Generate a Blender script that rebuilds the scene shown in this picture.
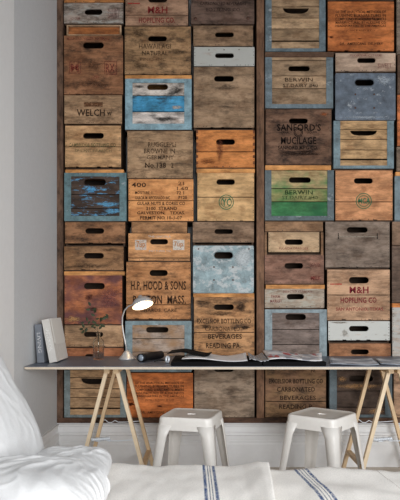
import bpy, bmesh, math, random
from mathutils import Vector, Matrix, noise
random.seed(7)
SC = bpy.context.scene
COL = SC.collection
for o in list(bpy.data.objects):
    bpy.data.objects.remove(o)

# ---------------------------------------------------------------- camera
F = 593.0; CX = 208.0; HY = 305.0; CAMZ = 1.075; WALLY = 3.96
cd = bpy.data.cameras.new('camera'); cam = bpy.data.objects.new('camera', cd); COL.objects.link(cam)
cam.location = (0, 0, CAMZ); cam.rotation_euler = (math.radians(90), 0, 0)
cd.sensor_width = 36; cd.sensor_fit = 'AUTO'; cd.lens = 36 * F / 500
cd.shift_x = -(CX - 200) / 500; cd.shift_y = (HY - 250) / 500
cd.clip_start = 0.05
cd.dof.use_dof = True; cd.dof.focus_distance = 3.9; cd.dof.aperture_fstop = 9.0
SC.camera = cam

# ---------------------------------------------------------------- world, lights, exposure
w = bpy.data.worlds.new('world'); SC.world = w; w.use_nodes = True
bg = w.node_tree.nodes['Background']; bg.inputs[0].default_value = (0.93, 0.965, 1.0, 1); bg.inputs[1].default_value = 0.60
def area(name, loc, target, sx, sy, energy, color=(1, 1, 1)):
    l = bpy.data.lights.new(name, 'AREA'); l.shape = 'RECTANGLE'; l.size = sx; l.size_y = sy; l.energy = energy; l.color = color
    o = bpy.data.objects.new(name, l); COL.objects.link(o); o.location = loc
    o.rotation_euler = (Vector(target) - Vector(loc)).to_track_quat('-Z', 'Y').to_euler()
    return o
wl = area('window_daylight', (1.3, -1.4, 1.35), (-0.1, 4.0, -0.1), 2.6, 1.4, 50, (0.98, 0.99, 1.0))
wl.data.spread = math.radians(95)
SC.view_settings.view_transform = 'Standard'; SC.view_settings.look = 'None'
SC.view_settings.exposure = 0.14; SC.view_settings.gamma = 1.0
SC.view_settings.use_curve_mapping = False

# ---------------------------------------------------------------- helpers
def lin(c):
    return tuple(((v / 255) / 12.92 if v / 255 <= 0.04045 else ((v / 255 + 0.055) / 1.055) ** 2.4) for v in c)
def X_(px, Y=WALLY): return (px - CX) / F * Y
def Z_(py, Y=WALLY): return CAMZ - (py - HY) / F * Y

def link(name, bm, mat, parent=None, loc=None, smooth=False, kind=None, mats=None):
    me = bpy.data.meshes.new(name)
    bmesh.ops.recalc_face_normals(bm, faces=bm.faces[:])
    bm.to_mesh(me); bm.free()
    if smooth:
        for p in me.polygons: p.use_smooth = True
    for m in (mats or [mat]): me.materials.append(m)
    o = bpy.data.objects.new(name, me); COL.objects.link(o)
    if loc: o.location = loc
    if parent: o.parent = parent
    if kind: o['kind'] = kind
    return o
def tag(o, label, cat, group=None):
    o['label'] = label; o['category'] = cat
    if group: o['group'] = group
    return o
def empty(name, loc, label, cat, group=None, rz=0):
    o = bpy.data.objects.new(name, None); COL.objects.link(o); o.location = loc; o.rotation_euler.z = rz
    o.empty_display_size = 0.05
    return tag(o, label, cat, group)
def bx(bm, x0, x1, y0, y1, z0, z1, bev=0.0, mi=0):
    r = bmesh.ops.create_cube(bm, size=1.0)
    vs = r['verts']
    for v in vs:
        v.co = Vector(((x0 + x1) / 2 + v.co.x * (x1 - x0), (y0 + y1) / 2 + v.co.y * (y1 - y0), (z0 + z1) / 2 + v.co.z * (z1 - z0)))
    fs = set(f for v in vs for f in v.link_faces)
    for f in fs: f.material_index = mi
    if bev:
        es = list(set(e for v in vs for e in v.link_edges))
        bmesh.ops.bevel(bm, geom=es, offset=bev, segments=2, affect='EDGES')
def prism(bm, outer, holes, y0, y1):
    """2-D outline in x,z with holes, thickness from y0 to y1"""
    new = []; edges = []
    for loop in [outer] + holes:
        vs = [bm.verts.new((p[0], y0, p[1])) for p in loop]; new += vs
        for i in range(len(vs)): edges.append(bm.edges.new((vs[i], vs[(i + 1) % len(vs)])))
    r = bmesh.ops.triangle_fill(bm, edges=edges, use_beauty=True, use_dissolve=False)
    fs = [g for g in r['geom'] if isinstance(g, bmesh.types.BMFace)]
    e = bmesh.ops.extrude_face_region(bm, geom=fs)
    for v in [g for g in e['geom'] if isinstance(g, bmesh.types.BMVert)]: v.co.y = y1
def slot(cx, cz, w_, h_, n=7):
    r = h_ / 2; pts = []
    for i in range(n):
        a = -math.pi / 2 + math.pi * i / (n - 1); pts.append((cx + w_ / 2 - r + r * math.cos(a), cz + r * math.sin(a)))
    for i in range(n):
        a = math.pi / 2 + math.pi * i / (n - 1); pts.append((cx - w_ / 2 + r + r * math.cos(a), cz + r * math.sin(a)))
    return pts
def halfmoon(cx, ztop, w_, h_, n=9):
    pts = [(cx - w_ / 2, ztop), (cx + w_ / 2, ztop)]
    for i in range(1, n):
        a = -math.pi * i / n
        pts.append((cx + (w_ / 2) * (abs(math.cos(a)) ** 0.55) * (1 if math.cos(a) > 0 else -1), ztop + h_ * math.sin(a) * 1.0))
    return pts
def tube(bm, pts, r, n=8, radii=None, cap=True):
    pts = [Vector(p) for p in pts]; rings = []
    up = Vector((0, 0, 1)); prev = None
    for i, p in enumerate(pts):
        d = (pts[min(i + 1, len(pts) - 1)] - pts[max(i - 1, 0)]).normalized()
        a = prev if prev is not None else (up if abs(d.z) < 0.9 else Vector((1, 0, 0)))
        s = d.cross(a).normalized(); t = s.cross(d).normalized(); prev = t
        rr = radii[i] if radii else r
        rings.append([bm.verts.new(p + (s * math.cos(2 * math.pi * k / n) + t * math.sin(2 * math.pi * k / n)) * rr) for k in range(n)])
    for a, b in zip(rings, rings[1:]):
        for k in range(n): bm.faces.new((a[k], a[(k + 1) % n], b[(k + 1) % n], b[k]))
    if cap: bm.faces.new(rings[0]); bm.faces.new(rings[-1])
def bar(bm, p0, p1, wx, wy):
    """rectangular bar between two points, section wx (x-ish) by wy (y-ish)"""
    p0, p1 = Vector(p0), Vector(p1); d = (p1 - p0).normalized()
    yv = Vector((0, 1, 0)) if abs(d.y) < 0.9 else Vector((1, 0, 0))
    s = d.cross(yv).normalized(); t = s.cross(d).normalized()
    v = [bm.verts.new(p + s * a * wx / 2 + t * b * wy / 2) for p in (p0, p1) for a, b in ((-1, -1), (1, -1), (1, 1), (-1, 1))]
    for f in ((0, 1, 2, 3), (7, 6, 5, 4), (0, 4, 5, 1), (1, 5, 6, 2), (2, 6, 7, 3), (3, 7, 4, 0)):
        bm.faces.new([v[i] for i in f])
def lathe(bm, prof, n=28, mat=None):
    rings = []
    for r, z in prof:
        if r < 1e-5: rings.append([bm.verts.new((0, 0, z))])
        else: rings.append([bm.verts.new((r * math.cos(2 * math.pi * k / n), r * math.sin(2 * math.pi * k / n), z)) for k in range(n)])
    for a, b in zip(rings, rings[1:]):
        for k in range(n):
            k2 = (k + 1) % n
            if len(a) == 1 and len(b) == 1: continue
            if len(a) == 1: bm.faces.new((a[0], b[k2], b[k]))
            elif len(b) == 1: bm.faces.new((a[k], a[k2], b[0]))
            else: bm.faces.new((a[k], a[k2], b[k2], b[k]))
    if mat is not None: bmesh.ops.transform(bm, matrix=mat, verts=bm.verts[:])

# ---------------------------------------------------------------- materials
def newmat(name):
    m = bpy.data.materials.new(name); m.use_nodes = True
    return m, m.node_tree, m.node_tree.nodes['Principled BSDF']
def rgba(c): return (*lin(c), 1)
def plain(name, c, rough=0.6, metal=0.0, bump=0.0, bscale=40, var=0.0, spec=None, coat=0):
    m, nt, b = newmat(name)
    b.inputs['Base Color'].default_value = rgba(c); b.inputs['Roughness'].default_value = rough; b.inputs['Metallic'].default_value = metal
    if spec is not None: b.inputs['Specular IOR Level'].default_value = spec
    if coat: b.inputs['Coat Weight'].default_value = coat
    tc = nt.nodes.new('ShaderNodeTexCoord'); n = nt.nodes.new('ShaderNodeTexNoise'); n.inputs['Scale'].default_value = bscale; n.inputs['Detail'].default_value = 5
    nt.links.new(tc.outputs['Object'], n.inputs['Vector'])
    if bump:
        bp = nt.nodes.new('ShaderNodeBump'); bp.inputs['Strength'].default_value = bump; bp.inputs['Distance'].default_value = 0.01
        nt.links.new(n.outputs['Fac'], bp.inputs['Height']); nt.links.new(bp.outputs['Normal'], b.inputs['Normal'])
    if var:
        r = nt.nodes.new('ShaderNodeValToRGB'); r.color_ramp.elements[0].position = 0.3; r.color_ramp.elements[1].position = 0.7
        r.color_ramp.elements[0].color = rgba([v * (1 - var) for v in c]); r.color_ramp.elements[1].color = rgba([min(255, v * (1 + var)) for v in c])
        nt.links.new(n.outputs['Fac'], r.inputs[0]); nt.links.new(r.outputs[0], b.inputs['Base Color'])
    return m
_ws = [0]
def noise_node(nt, vec, scale, loc, detail=6, rough=0.6):
    mp = nt.nodes.new('ShaderNodeMapping'); mp.inputs['Scale'].default_value = scale; mp.inputs['Location'].default_value = loc
    n = nt.nodes.new('ShaderNodeTexNoise'); n.inputs['Scale'].default_value = 1; n.inputs['Detail'].default_value = detail; n.inputs['Roughness'].default_value = rough
    nt.links.new(vec, mp.inputs['Vector']); nt.links.new(mp.outputs[0], n.inputs['Vector'])
    return n.outputs['Fac']
def ramp(nt, fac, a, b, pa=0.35, pb=0.65):
    r = nt.nodes.new('ShaderNodeValToRGB'); e = r.color_ramp.elements
    e[0].position = pa; e[1].position = pb; e[0].color = a; e[1].color = b
    nt.links.new(fac, r.inputs[0]); return r.outputs[0]
def mixc(nt, fac, a, b, mode='MIX'):
    m = nt.nodes.new('ShaderNodeMix'); m.data_type = 'RGBA'; m.blend_type = mode
    if isinstance(fac, float): m.inputs[0].default_value = fac
    else: nt.links.new(fac, m.inputs[0])
    for s, v in ((6, a), (7, b)):
        if isinstance(v, tuple): m.inputs[s].default_value = v
        else: nt.links.new(v, m.inputs[s])
    return m.outputs[2]
def wood(name, c, var=0.22, stain=0.35, stain_c=(48, 36, 28), paint=None, paint_amt=0.5, rough=0.75, vert=False, second=None):
    """aged board: long grain, fine dark streaks, irregular stains, and worn paint left on it"""
    g_ = (c[0] * 0.4 + c[1] * 0.4 + c[2] * 0.2); c = tuple(min(255, (q * 0.9 + g_ * 0.1) * w_) for q, w_ in zip(c, (1.02, 0.975, 0.955))); var *= 1.2; stain = min(0.85, stain * 1.2)
    _ws[0] += 1; s = _ws[0] * 3.71
    m, nt, b = newmat(name)
    tc = nt.nodes.new('ShaderNodeTexCoord'); v = tc.outputs['Object']
    sc = (lambda a, f: (a, a, f)) if not vert else (lambda a, f: (f, a, a))
    g = noise_node(nt, v, sc(8, 62), (s, s, s), 10, 0.78)
    br = noise_node(nt, v, sc(5, 13), (s * 1.1, 2, s * 0.6), 5, 0.6)
    hi = [min(255, q * (1 + var * 0.8)) for q in c]; lo = [q * (1 - var) for q in c]
    col = ramp(nt, g, rgba(lo), rgba(hi), 0.34, 0.64)
    col = mixc(nt, ramp(nt, br, (0, 0, 0, 1), (0.8, 0.8, 0.8, 1), 0.45, 0.62), col, rgba([min(255, q * 1.22 + 12) for q in c]))
    wd_ = noise_node(nt, v, sc(7, 12), (s * 0.3, 7, s * 1.9), 8, 0.7)
    col = mixc(nt, ramp(nt, wd_, (0, 0, 0, 1), (0.62, 0.62, 0.62, 1), 0.5, 0.66), col, rgba((c[0] * 0.72, c[1] * 0.60, c[2] * 0.50)))
    if second:
        f2 = noise_node(nt, v, sc(7, 11), (s * 2, 1, s), 3, 0.5)
        col = mixc(nt, ramp(nt, f2, (0, 0, 0, 1), (1, 1, 1, 1), 0.42, 0.62), col, rgba(second))
    st = noise_node(nt, v, sc(8, 17), (1, s, s * 1.3), 9, 0.74)
    col = mixc(nt, ramp(nt, st, (0, 0, 0, 1), (min(0.9, stain * 1.45),) * 3 + (1,), 0.47, 0.66), col, rgba(stain_c))
    sp = noise_node(nt, v, sc(22, 210), (s * 1.7, 4, s), 6, 0.75)
    col = mixc(nt, ramp(nt, sp, (0.75, 0.75, 0.75, 1), (0, 0, 0, 1), 0.28, 0.43), col, rgba([q * 0.42 for q in c]))
    if paint:
        pf = noise_node(nt, v, sc(9, 34), (s * 0.7, 9, s * 2), 8, 0.72)
        col = mixc(nt, ramp(nt, pf, (0, 0, 0, 1), (0.95, 0.95, 0.95, 1), 0.68 - paint_amt * 0.4, 0.76 - paint_amt * 0.4), col, rgba(paint))
    nt.links.new(col, b.inputs['Base Color'])
    b.inputs['Roughness'].default_value = rough; b.inputs['Specular IOR Level'].default_value = 0.25
    bp = nt.nodes.new('ShaderNodeBump'); bp.inputs['Strength'].default_value = 0.3; bp.inputs['Distance'].default_value = 0.002
    nt.links.new(g, bp.inputs['Height']); nt.links.new(bp.outputs[0], b.inputs['Normal'])
    return m
def metal(name, c, chip=(176, 184, 186), amt=0.35, rust=0.45):
    g_ = sum(c) / 3; c = [(q * 0.85 + g_ * 0.15) * w_ for q, w_ in zip(c, (1.06, 1.05, 1.03))]; g_ = sum(chip) / 3; chip = [q * 0.5 + g_ * 0.5 for q in chip]
    _ws[0] += 1; s = _ws[0] * 2.17
    m, nt, b = newmat(name)
    tc = nt.nodes.new('ShaderNodeTexCoord'); v = tc.outputs['Object']
    a = noise_node(nt, v, (12, 12, 12), (s, 0, 0), 9, 0.75)
    col = ramp(nt, a, rgba([q * 0.72 for q in c]), rgba([min(255, q * 1.22) for q in c]), 0.33, 0.68)
    p = noise_node(nt, v, (15, 15, 22), (0, s, 3), 9, 0.75)
    k = 0.70 - amt * 0.3
    col = mixc(nt, ramp(nt, p, (0, 0, 0, 1), (0.8, 0.8, 0.8, 1), k, k + 0.06), col, rgba(chip))
    q = noise_node(nt, v, (30, 30, 44), (5, s, s), 8, 0.7)
    col = mixc(nt, ramp(nt, q, (rust, rust, rust, 1), (0, 0, 0, 1), 0.3, 0.44), col, rgba((74, 52, 40)))
    nt.links.new(col, b.inputs['Base Color']); b.inputs['Roughness'].default_value = 0.6; b.inputs['Metallic'].default_value = 0.15
    bp = nt.nodes.new('ShaderNodeBump'); bp.inputs['Strength'].default_value = 0.2; bp.inputs['Distance'].default_value = 0.003
    nt.links.new(p, bp.inputs['Height']); nt.links.new(bp.outputs[0], b.inputs['Normal'])
    return m
_ink = {}
def ink(c, solid=0.6, fade=False):
    k = (c, solid, fade)
    if k in _ink: return _ink[k]
    m, nt, b = newmat('ink_print'); b.inputs['Base Color'].default_value = rgba(c); b.inputs['Roughness'].default_value = 0.85
    b.inputs['Specular IOR Level'].default_value = 0.1
    tc = nt.nodes.new('ShaderNodeTexCoord')
    n = noise_node(nt, tc.outputs['Object'], (60, 60, 130), (len(_ink), 3, 1), 5, 0.7)
    al = ramp(nt, n, (max(0, solid - 0.35),) * 3 + (1,), (min(1, solid + 0.3),) * 3 + (1,), 0.36, 0.54)
    if fade:                                             # worn paint thins out towards its rim
        at = nt.nodes.new('ShaderNodeAttribute'); at.attribute_name = 'wear'
        mu = nt.nodes.new('ShaderNodeMath'); mu.operation = 'MULTIPLY'; nt.links.new(al, mu.inputs[0]); nt.links.new(at.outputs['Fac'], mu.inputs[1]); al = mu.outputs[0]
    nt.links.new(al, b.inputs['Alpha'])
    _ink[k] = m; return m

M = {}
M['wall'] = plain('painted_plaster_grey', (200, 201, 202), 0.85, bump=0.03, bscale=60, var=0.012)
M['trim'] = plain('white_satin_paint', (232, 232, 232), 0.45, bump=0.02, bscale=25, var=0.01)
M['casing'] = plain('white_casing_paint', (232, 232, 231), 0.5, bump=0.02, bscale=25, var=0.008)
M['nail'] = plain('dark_nail_head', (40, 32, 28), 0.6)
M['inner'] = wood('crate_inner_board', (62, 49, 38), stain=0.6)
M['side'] = wood('crate_side_board', (70, 54, 41), stain=0.6)
M['post'] = wood('dark_frame_timber', (98, 76, 60), stain=0.55, vert=True)
M['rail'] = wood('dark_frame_rail', (84, 62, 48), stain=0.55)

# ---------------------------------------------------------------- setting
BACKY = 4.28; LX = X_(57); TOPZ = 3.5; RX = X_(470); ZB = Z_(423)
def struct(name, x0, x1, y0, y1, z0, z1, mat):
    bm = bmesh.new(); bx(bm, x0, x1, y0, y1, z0, z1); return link(name, bm, mat, kind='structure')
def floor_mat():
    m, nt, b = newmat('pale_oak_floorboards')
    tc = nt.nodes.new('ShaderNodeTexCoord'); br = nt.nodes.new('ShaderNodeTexBrick')
    br.inputs['Scale'].default_value = 1; br.inputs['Brick Width'].default_value = 1.6; br.inputs['Row Height'].default_value = 0.16; br.inputs['Mortar Size'].default_value = 0.002
    br.inputs['Color1'].default_value = rgba((204, 194, 182)); br.inputs['Color2'].default_value = rgba((196, 184, 170)); br.inputs['Mortar'].default_value = rgba((96, 84, 70))
    nt.links.new(tc.outputs['Object'], br.inputs['Vector'])
    g = noise_node(nt, tc.outputs['Object'], (2, 60, 2), (0, 0, 0), 6)
    nt.links.new(mixc(nt, 0.35, br.outputs['Color'], ramp(nt, g, rgba((150, 134, 114)), rgba((220, 210, 196)))), b.inputs['Base Color'])
    b.inputs['Roughness'].default_value = 0.5
    return m
struct('floor', LX - 0.4, RX + 0.6, -2.5, BACKY + 0.1, -0.05, 0, floor_mat())
struct('wall_left', LX - 0.12, LX, -0.3, BACKY + 0.1, 0, TOPZ, M['wall'])
struct('wall_back', LX, RX + 0.6, BACKY, BACKY + 0.1, 0, TOPZ, M['wall'])
struct('shading_ceiling', LX - 0.12, RX + 0.6, -2.5, BACKY + 0.1, TOPZ, TOPZ + 0.05, M['wall'])  # unseen ceiling, added to shade the upper crates and cut high sky light
# low wall that carries the frame of crates
struct('wall_lower', LX, RX + 0.6, WALLY, BACKY, 0, ZB, M['trim'])
# white window casing on the left wall
bm = bmesh.new(); yj = -LX * F / (CX - 12)
bx(bm, LX, LX + 0.012, 2.2, yj, 0, TOPZ - 0.01, 0.003)
link('trim_1', bm, M['casing'], kind='structure')
# skirting with a stepped moulding: profile (depth from wall, height)
prof = [(0, 0), (0.026, 0), (0.026, 0.150), (0.022, 0.158), (0.022, 0.172), (0.018, 0.178), (0.018, 0.205), (0.026, 0.212), (0.024, 0.222), (0.012, 0.232), (0.010, 0.262), (0.016, 0.268), (0.018, 0.281), (0, 0.283)]
def sweep(name, fn0, fn1):
    bm = bmesh.new(); a = [bm.verts.new(fn0(*p)) for p in prof]; b = [bm.verts.new(fn1(*p)) for p in prof]
    n = len(prof)
    for i in range(n): bm.faces.new((a[i], a[(i + 1) % n], b[(i + 1) % n], b[i]))
    bm.faces.new(a); bm.faces.new(b[::-1])
    return link(name, bm, M['trim'], kind='structure')
sweep('baseboard_back', lambda d, h: (LX + d, WALLY - d, h), lambda d, h: (RX + 0.6, WALLY - d, h))
sweep('baseboard_left', lambda d, h: (LX + d, WALLY - d, h), lambda d, h: (LX + d, yj, h))

# timber frame round the crates
RAILZ = Z_(418)
fr = empty('crate_rack_frame', (0, WALLY, ZB), 'dark brown timber frame with upright posts holding the wall of crates', 'wooden frame')
def fpart(name, x0, x1, z0, z1, mat, y0=-0.004, y1=0.30):
    bm = bmesh.new(); bx(bm, x0, x1, y0, y1, z0 - ZB, z1 - ZB, 0.002); return link(name, bm, mat, fr)
fpart('bottom_rail', LX, RX, ZB, RAILZ, M['rail'])
fpart('post', LX, X_(63), RAILZ, 3.3, M['post'])
fpart('post', X_(256.6), X_(264.1), RAILZ, 3.3, wood('dark_frame_timber', (112, 84, 62), stain=0.4, vert=True))

# ---------------------------------------------------------------- crates
S = F / WALLY
def text_mesh(body, wd, ht, arc=0.0, bold=0.0, space=1.0):
    cu = bpy.data.curves.new('lettering', 'FONT'); cu.body = body; cu.size = 1; cu.align_x = 'CENTER'; cu.resolution_u = 2
    cu.offset = bold; cu.space_character = space
    o = bpy.data.objects.new('tmp', cu); COL.objects.link(o)
    bpy.context.view_layer.update()
    me = bpy.data.meshes.new_from_object(o.evaluated_get(bpy.context.evaluated_depsgraph_get()))
    bpy.data.objects.remove(o); bpy.data.curves.remove(cu)
    xs = [v.co.x for v in me.vertices]; ys = [v.co.y for v in me.vertices]
    x0, x1, y0, y1 = min(xs), max(xs), min(ys), max(ys)
    for v in me.vertices:
        u = (v.co.x - x0) / (x1 - x0) - 0.5; h = (v.co.y - y0) / (y1 - y0) - 0.5
        v.co = Vector((u * wd, 0, h * ht + arc * (1 - (2 * u) ** 2)))
    return me
def lettering(parent, body, xa, ya, xb, yb, org, y, c=(40, 32, 28), solid=0.6, arc=0, bold=0.022, space=1.05):
    """print on a board; the box is in crate-plane units"""
    me = text_mesh(body, (xb - xa) / S, (yb - ya) / S, arc / S, bold, space)
    me.materials.append(ink(c, solid))
    o = bpy.data.objects.new('printed_lettering', me); COL.objects.link(o); o.parent = parent
    o.location = ((X_((xa + xb) / 2)) - org[0], y - 0.0012, Z_((ya + yb) / 2) - org[2])
    return o
def ring(parent, cx, cy, r, org, y, c, solid=0.6):
    bm = bmesh.new(); n = 28; k = 0
    for ra, rb in ((r, r - 0.8), (r * 0.72, r * 0.72 - 0.6)):
        a = [bm.verts.new((ra / S * math.cos(2 * math.pi * i / n), 0, ra / S * math.sin(2 * math.pi * i / n))) for i in range(n)]
        b = [bm.verts.new((rb / S * math.cos(2 * math.pi * i / n), 0, rb / S * math.sin(2 * math.pi * i / n))) for i in range(n)]
        for i in range(n): bm.faces.new((a[i], a[(i + 1) % n], b[(i + 1) % n], b[i]))
    o = link('round_stamp', bm, ink(c, solid), parent)
    o.location = (X_(cx) - org[0], y - 0.0012, Z_(cy) - org[2])
def stamp_box(parent, x0, y0, x1, y1, org, y, c, solid, frame=True):
    bm = bmesh.new(); a, b, t, u = X_(x0) - org[0], X_(x1) - org[0], Z_(y0) - org[2], Z_(y1) - org[2]; e = 0.7 / S
    def q(p, r, s_, v): 
        bm.faces.new([bm.verts.new(k) for k in ((p, y - 0.001, s_), (r, y - 0.001, s_), (r, y - 0.001, v), (p, y - 0.001, v))])
    if frame: q(a, b, t - e, t); q(a, b, u, u + e); q(a, a + e, u + e, t - e); q(b - e, b, u + e, t - e)
    else: q(a, b, u, t)
    link('printed_stamp', bm, ink(c, solid), parent)

def blob(parent, cx, cy, rx, ry, org, y, c, solid):
    bm = bmesh.new(); n = 40; vs = []
    for i in range(n):
        a = 2 * math.pi * i / n; k = 1 + 0.45 * noise.noise(Vector((math.cos(a) * 1.6 + cx, math.sin(a) * 1.6 + cy, 0))) + 0.3 * noise.noise(Vector((math.cos(a) * 5 + cx, math.sin(a) * 5, cy)))
        vs.append(bm.verts.new((X_(cx + rx * k * math.cos(a)) - org[0], y, Z_(cy + ry * k * math.sin(a)) - org[2])))
    c0_ = bm.verts.new((X_(cx) - org[0], y, Z_(cy) - org[2]))
    mid = [bm.verts.new(c0_.co.lerp(v.co, 0.5)) for v in vs]
    for i in range(n):
        bm.faces.new((mid[i], mid[(i + 1) % n], c0_)); bm.faces.new((vs[i], vs[(i + 1) % n], mid[(i + 1) % n], mid[i]))
    o = link('paint_patch', bm, ink(c, solid, True), parent)
    at = o.data.attributes.new('wear', 'FLOAT', 'POINT')
    for i in range(len(o.data.vertices)): at.data[i].value = 0.0 if i < n else (1.0 if i == n else 0.85)

GROUP = 'old crates stacked against the wall'
DEP = 0.265
cols = {}
def crate(col, x0, y0, x1, y1, c, label, hole=None, seams=(), t=(), kind='W', fw=7, c2=None, mc=(112, 126, 134), moon=False,
          top=3, bot=4, gap=None, paint=None, pa=0.5, var=0.2, stain=0.35, sc=(48, 36, 28), planks=None, extra=None, d=None, name='wooden_crate', chip=(168, 178, 182), amt=0.35, joints=False, car=None, notch=False):
    cols.setdefault(col, []).append(dict(x0=x0 + 0.4, y0=y0, x1=x1 - 0.4, y1=y1 - (0.3 if kind != 'B' else 0), c=c, label=label, hole=hole, seams=seams, t=t, kind=kind, fw=fw - 0.7, c2=c2, mc=mc,
        moon=moon, top=top, bot=bot, gap=gap, paint=paint, pa=pa, var=var, stain=stain, sc=sc, planks=planks, extra=extra, d=d, name=name, chip=chip, amt=amt, joints=joints, car=car, notch=notch))
def batten(col, x0, y0, x1, y1, label, c=(196, 140, 78)):
    crate(col, x0, y0, x1, y1, c, label, kind='B', name='wooden_batten')

RED = (134, 44, 44); BLK = (48, 35, 28); GRN = (40, 116, 84)
# column by the left corner
crate('A', 63.6, -40, 124, 2.5, (190, 128, 70), 'orange pine crate cut off by the top edge, at the left corner')
crate('A', 63.6, 3, 123.6, 23.4, (150, 143, 134), 'low grey washed crate with faint red print at the top left corner', (84.5, 9, 102.5, 15), paint=(176, 172, 164), pa=0.4, stain=0.5,
      t=[('FRESH CREAM', 70, 17, 80, 20, RED, 0.3), ('DAIRY', 108, 9, 120, 19, RED, 0.22)])
crate('A', 66, 24.6, 121.5, 35.2, (168, 104, 54), 'shallow orange tray with pale rim squeezed above the tall brown crate', kind='T')
crate('A', 63.8, 36, 123.4, 94.8, (138, 97, 66), 'tall brown crate with two faint red square stamps, above the WELCH crate', (83, 42.5, 104, 49), stain=0.5, notch=True,
      t=[('MOUNTAIN VALLEY WATER CO', 67, 37.6, 110, 40.6, RED, 0.35), ('M', 71, 64, 79, 72, RED, 0.4), ('RX', 106, 64, 115, 73, RED, 0.45), ('LIBBY', 92, 76, 100, 79, RED, 0.3)],
      extra=[('blob', 94, 66, 8, 6, (84, 56, 42), 0.35), ('blob', 92, 84, 20, 4, (90, 60, 44), 0.25), ('box', 104.5, 61.5, 117, 75, RED, 0.45), ('box', 69.5, 62, 81, 74, RED, 0.3)])
crate('A', 64.2, 95.6, 122.4, 124.2, (158, 130, 98), 'plain tan crate printed WELCH', stain=0.4, t=[('WELCH', 77, 109.5, 105, 116.5, BLK, 0.75), ('w', 107, 112, 112, 116, BLK, 0.6)],
      extra=[('fill', 84, 102.5, 103, 107, (104, 66, 44), 0.5)])
crate('A', 65, 126, 121.4, 167.5, (184, 148, 104), 'light tan two-board crate with faint green print, directly below the WELCH crate', (83, 133, 104, 139), seams=(147,), stain=0.3, notch=True,
      t=[('CAMBRIDGE BOTTLING CO', 69, 143.5, 116, 147, (86, 96, 62), 0.5), ('SPRING BRANCH', 75, 149.5, 112, 152.5, (86, 96, 62), 0.3)])
batten('A', 65, 169.6, 124, 172.6, 'thin orange batten on top of the dark blue metal-edged crate by the left corner')
crate('A', 64, 173, 126.8, 221.4, (66, 54, 46), 'dark crate with bright blue paint flakes and blue-green metal edging by the left corner', (84, 179, 106, 185.5), kind='M', seams=(194.5, 208.5), fw=7.5, mc=(88, 120, 128), c2=None,
      paint=(98, 164, 206), pa=0.34, top=3.5, bot=5, extra=[('blob', 91, 189.6, 7.5, 3.8, (98, 164, 210), 0.7), ('blob', 108, 204.5, 11, 3, (110, 172, 210), 0.55), ('blob', 112, 211.5, 9, 3, (110, 172, 210), 0.5)])
crate('A', 64.4, 222.2, 125.4, 243.4, (140, 101, 68), 'low brown crate directly under the blue-flaked crate', (85, 228, 104, 233.6), (), stain=0.5, notch=True)
crate('A', 64, 246.5, 124, 270.4, (138, 104, 70), 'low sooty brown crate resting on the orange batten above the purple-stained crate', (84, 253, 104, 258.6), stain=0.6, notch=True, extra=[('blob', 88, 266, 20, 3, (40, 32, 28), 0.35), ('blob', 110, 250, 10, 2, (40, 32, 28), 0.3)])
batten('A', 63.8, 271.4, 125, 275, 'yellowish batten on top of the purple-stained crate')
crate('A', 64.4, 275.4, 122.6, 324.4, (170, 104, 64), 'big purple and orange stained crate behind the plant sprigs', (84, 283, 105, 289.2), c2=(112, 72, 70), stain=0.45, sc=(84, 48, 44), notch=True, extra=[('blob', 89, 297, 4.5, 4, (78, 44, 40), 0.6), ('blob', 93, 309, 5, 2.6, (70, 42, 34), 0.5), ('blob', 110, 297, 10, 12, (120, 72, 76), 0.3), ('blob', 74, 319, 8, 3, (214, 164, 108), 0.4)])
crate('A', 64, 325.4, 123.6, 347, (166, 136, 102), 'low pale tan crate directly behind the glass bottle', (83.5, 332, 103, 337), stain=0.3, notch=True)
crate('A', 65, 348, 124, 369.4, (150, 96, 62), 'low red-brown crate half hidden by the desk top behind the glass bottle', (85, 354, 104, 359.5), stain=0.35)
crate('A', 64, 370.2, 126.6, 417.6, (176, 146, 108), 'tan slatted crate with grey metal edging, lowest behind the left trestle', (81, 378, 107, 384), kind='M', moon=True, seams=(377.4, 388.6, 397.4), fw=6.6, mc=(112, 126, 130), gap=408.2, top=0, bot=2.6, stain=0.3)
# second column
crate('B', 125.2, -26, 188.4, 26, (150, 120, 96), 'M&H crate at the very top of the picture', (148, -4, 167.5, 3), seams=(15.6,), stain=0.35,
      t=[('M&H', 148, 7, 167.5, 14, RED, 0.8), ('HOPFLING CO.', 139, 18, 175, 23.4, RED, 0.7)], extra=[('fill', 128, 3.4, 140, 4.4, (180, 50, 48), 0.7)])
crate('B', 124.4, 26.8, 191.2, 74.6, (150, 120, 84), 'smoke-stained brown crate with faded black print, just below the top M&H crate', (148, 36, 167, 41.4), stain=0.62, seams=(), notch=True,
      t=[('HAWAII AGI', 139, 43.8, 171, 49, BLK, 0.45), ('NATURAL', 142, 51, 168, 55.6, BLK, 0.5), ('PINES INC', 140, 58, 166, 61, BLK, 0.25)], extra=[('blob', 138, 34, 9, 4, (40, 32, 28), 0.3), ('blob', 176, 52, 11, 3, (40, 32, 28), 0.3), ('blob', 140, 66, 9, 4, (40, 32, 28), 0.25)])
batten('B', 124.6, 75.4, 192, 78.4, 'orange batten on top of the light blue metal-framed crate')
crate('B', 124.8, 78.8, 192, 130, (128, 120, 112), 'light blue metal-framed crate with white, blue and white slats', (147, 84, 168, 89.8), kind='M', fw=8, mc=(122, 156, 172), top=4, bot=6,
      planks=[(83, 95.2, (186, 184, 178), None), (96, 111.2, (58, 142, 190), None), (112.2, 124, (190, 188, 184), None)], stain=0.6, sc=(44, 42, 40), chip=(150, 186, 200), extra=[('blob', 166, 119, 14, 3.2, (40, 38, 36), 0.45), ('blob', 177, 90, 6, 3.4, (40, 38, 36), 0.45), ('blob', 140, 86.5, 6, 2, (60, 56, 52), 0.4), ('blob', 176, 107, 6, 2.2, (190, 176, 160), 0.7)])
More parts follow.
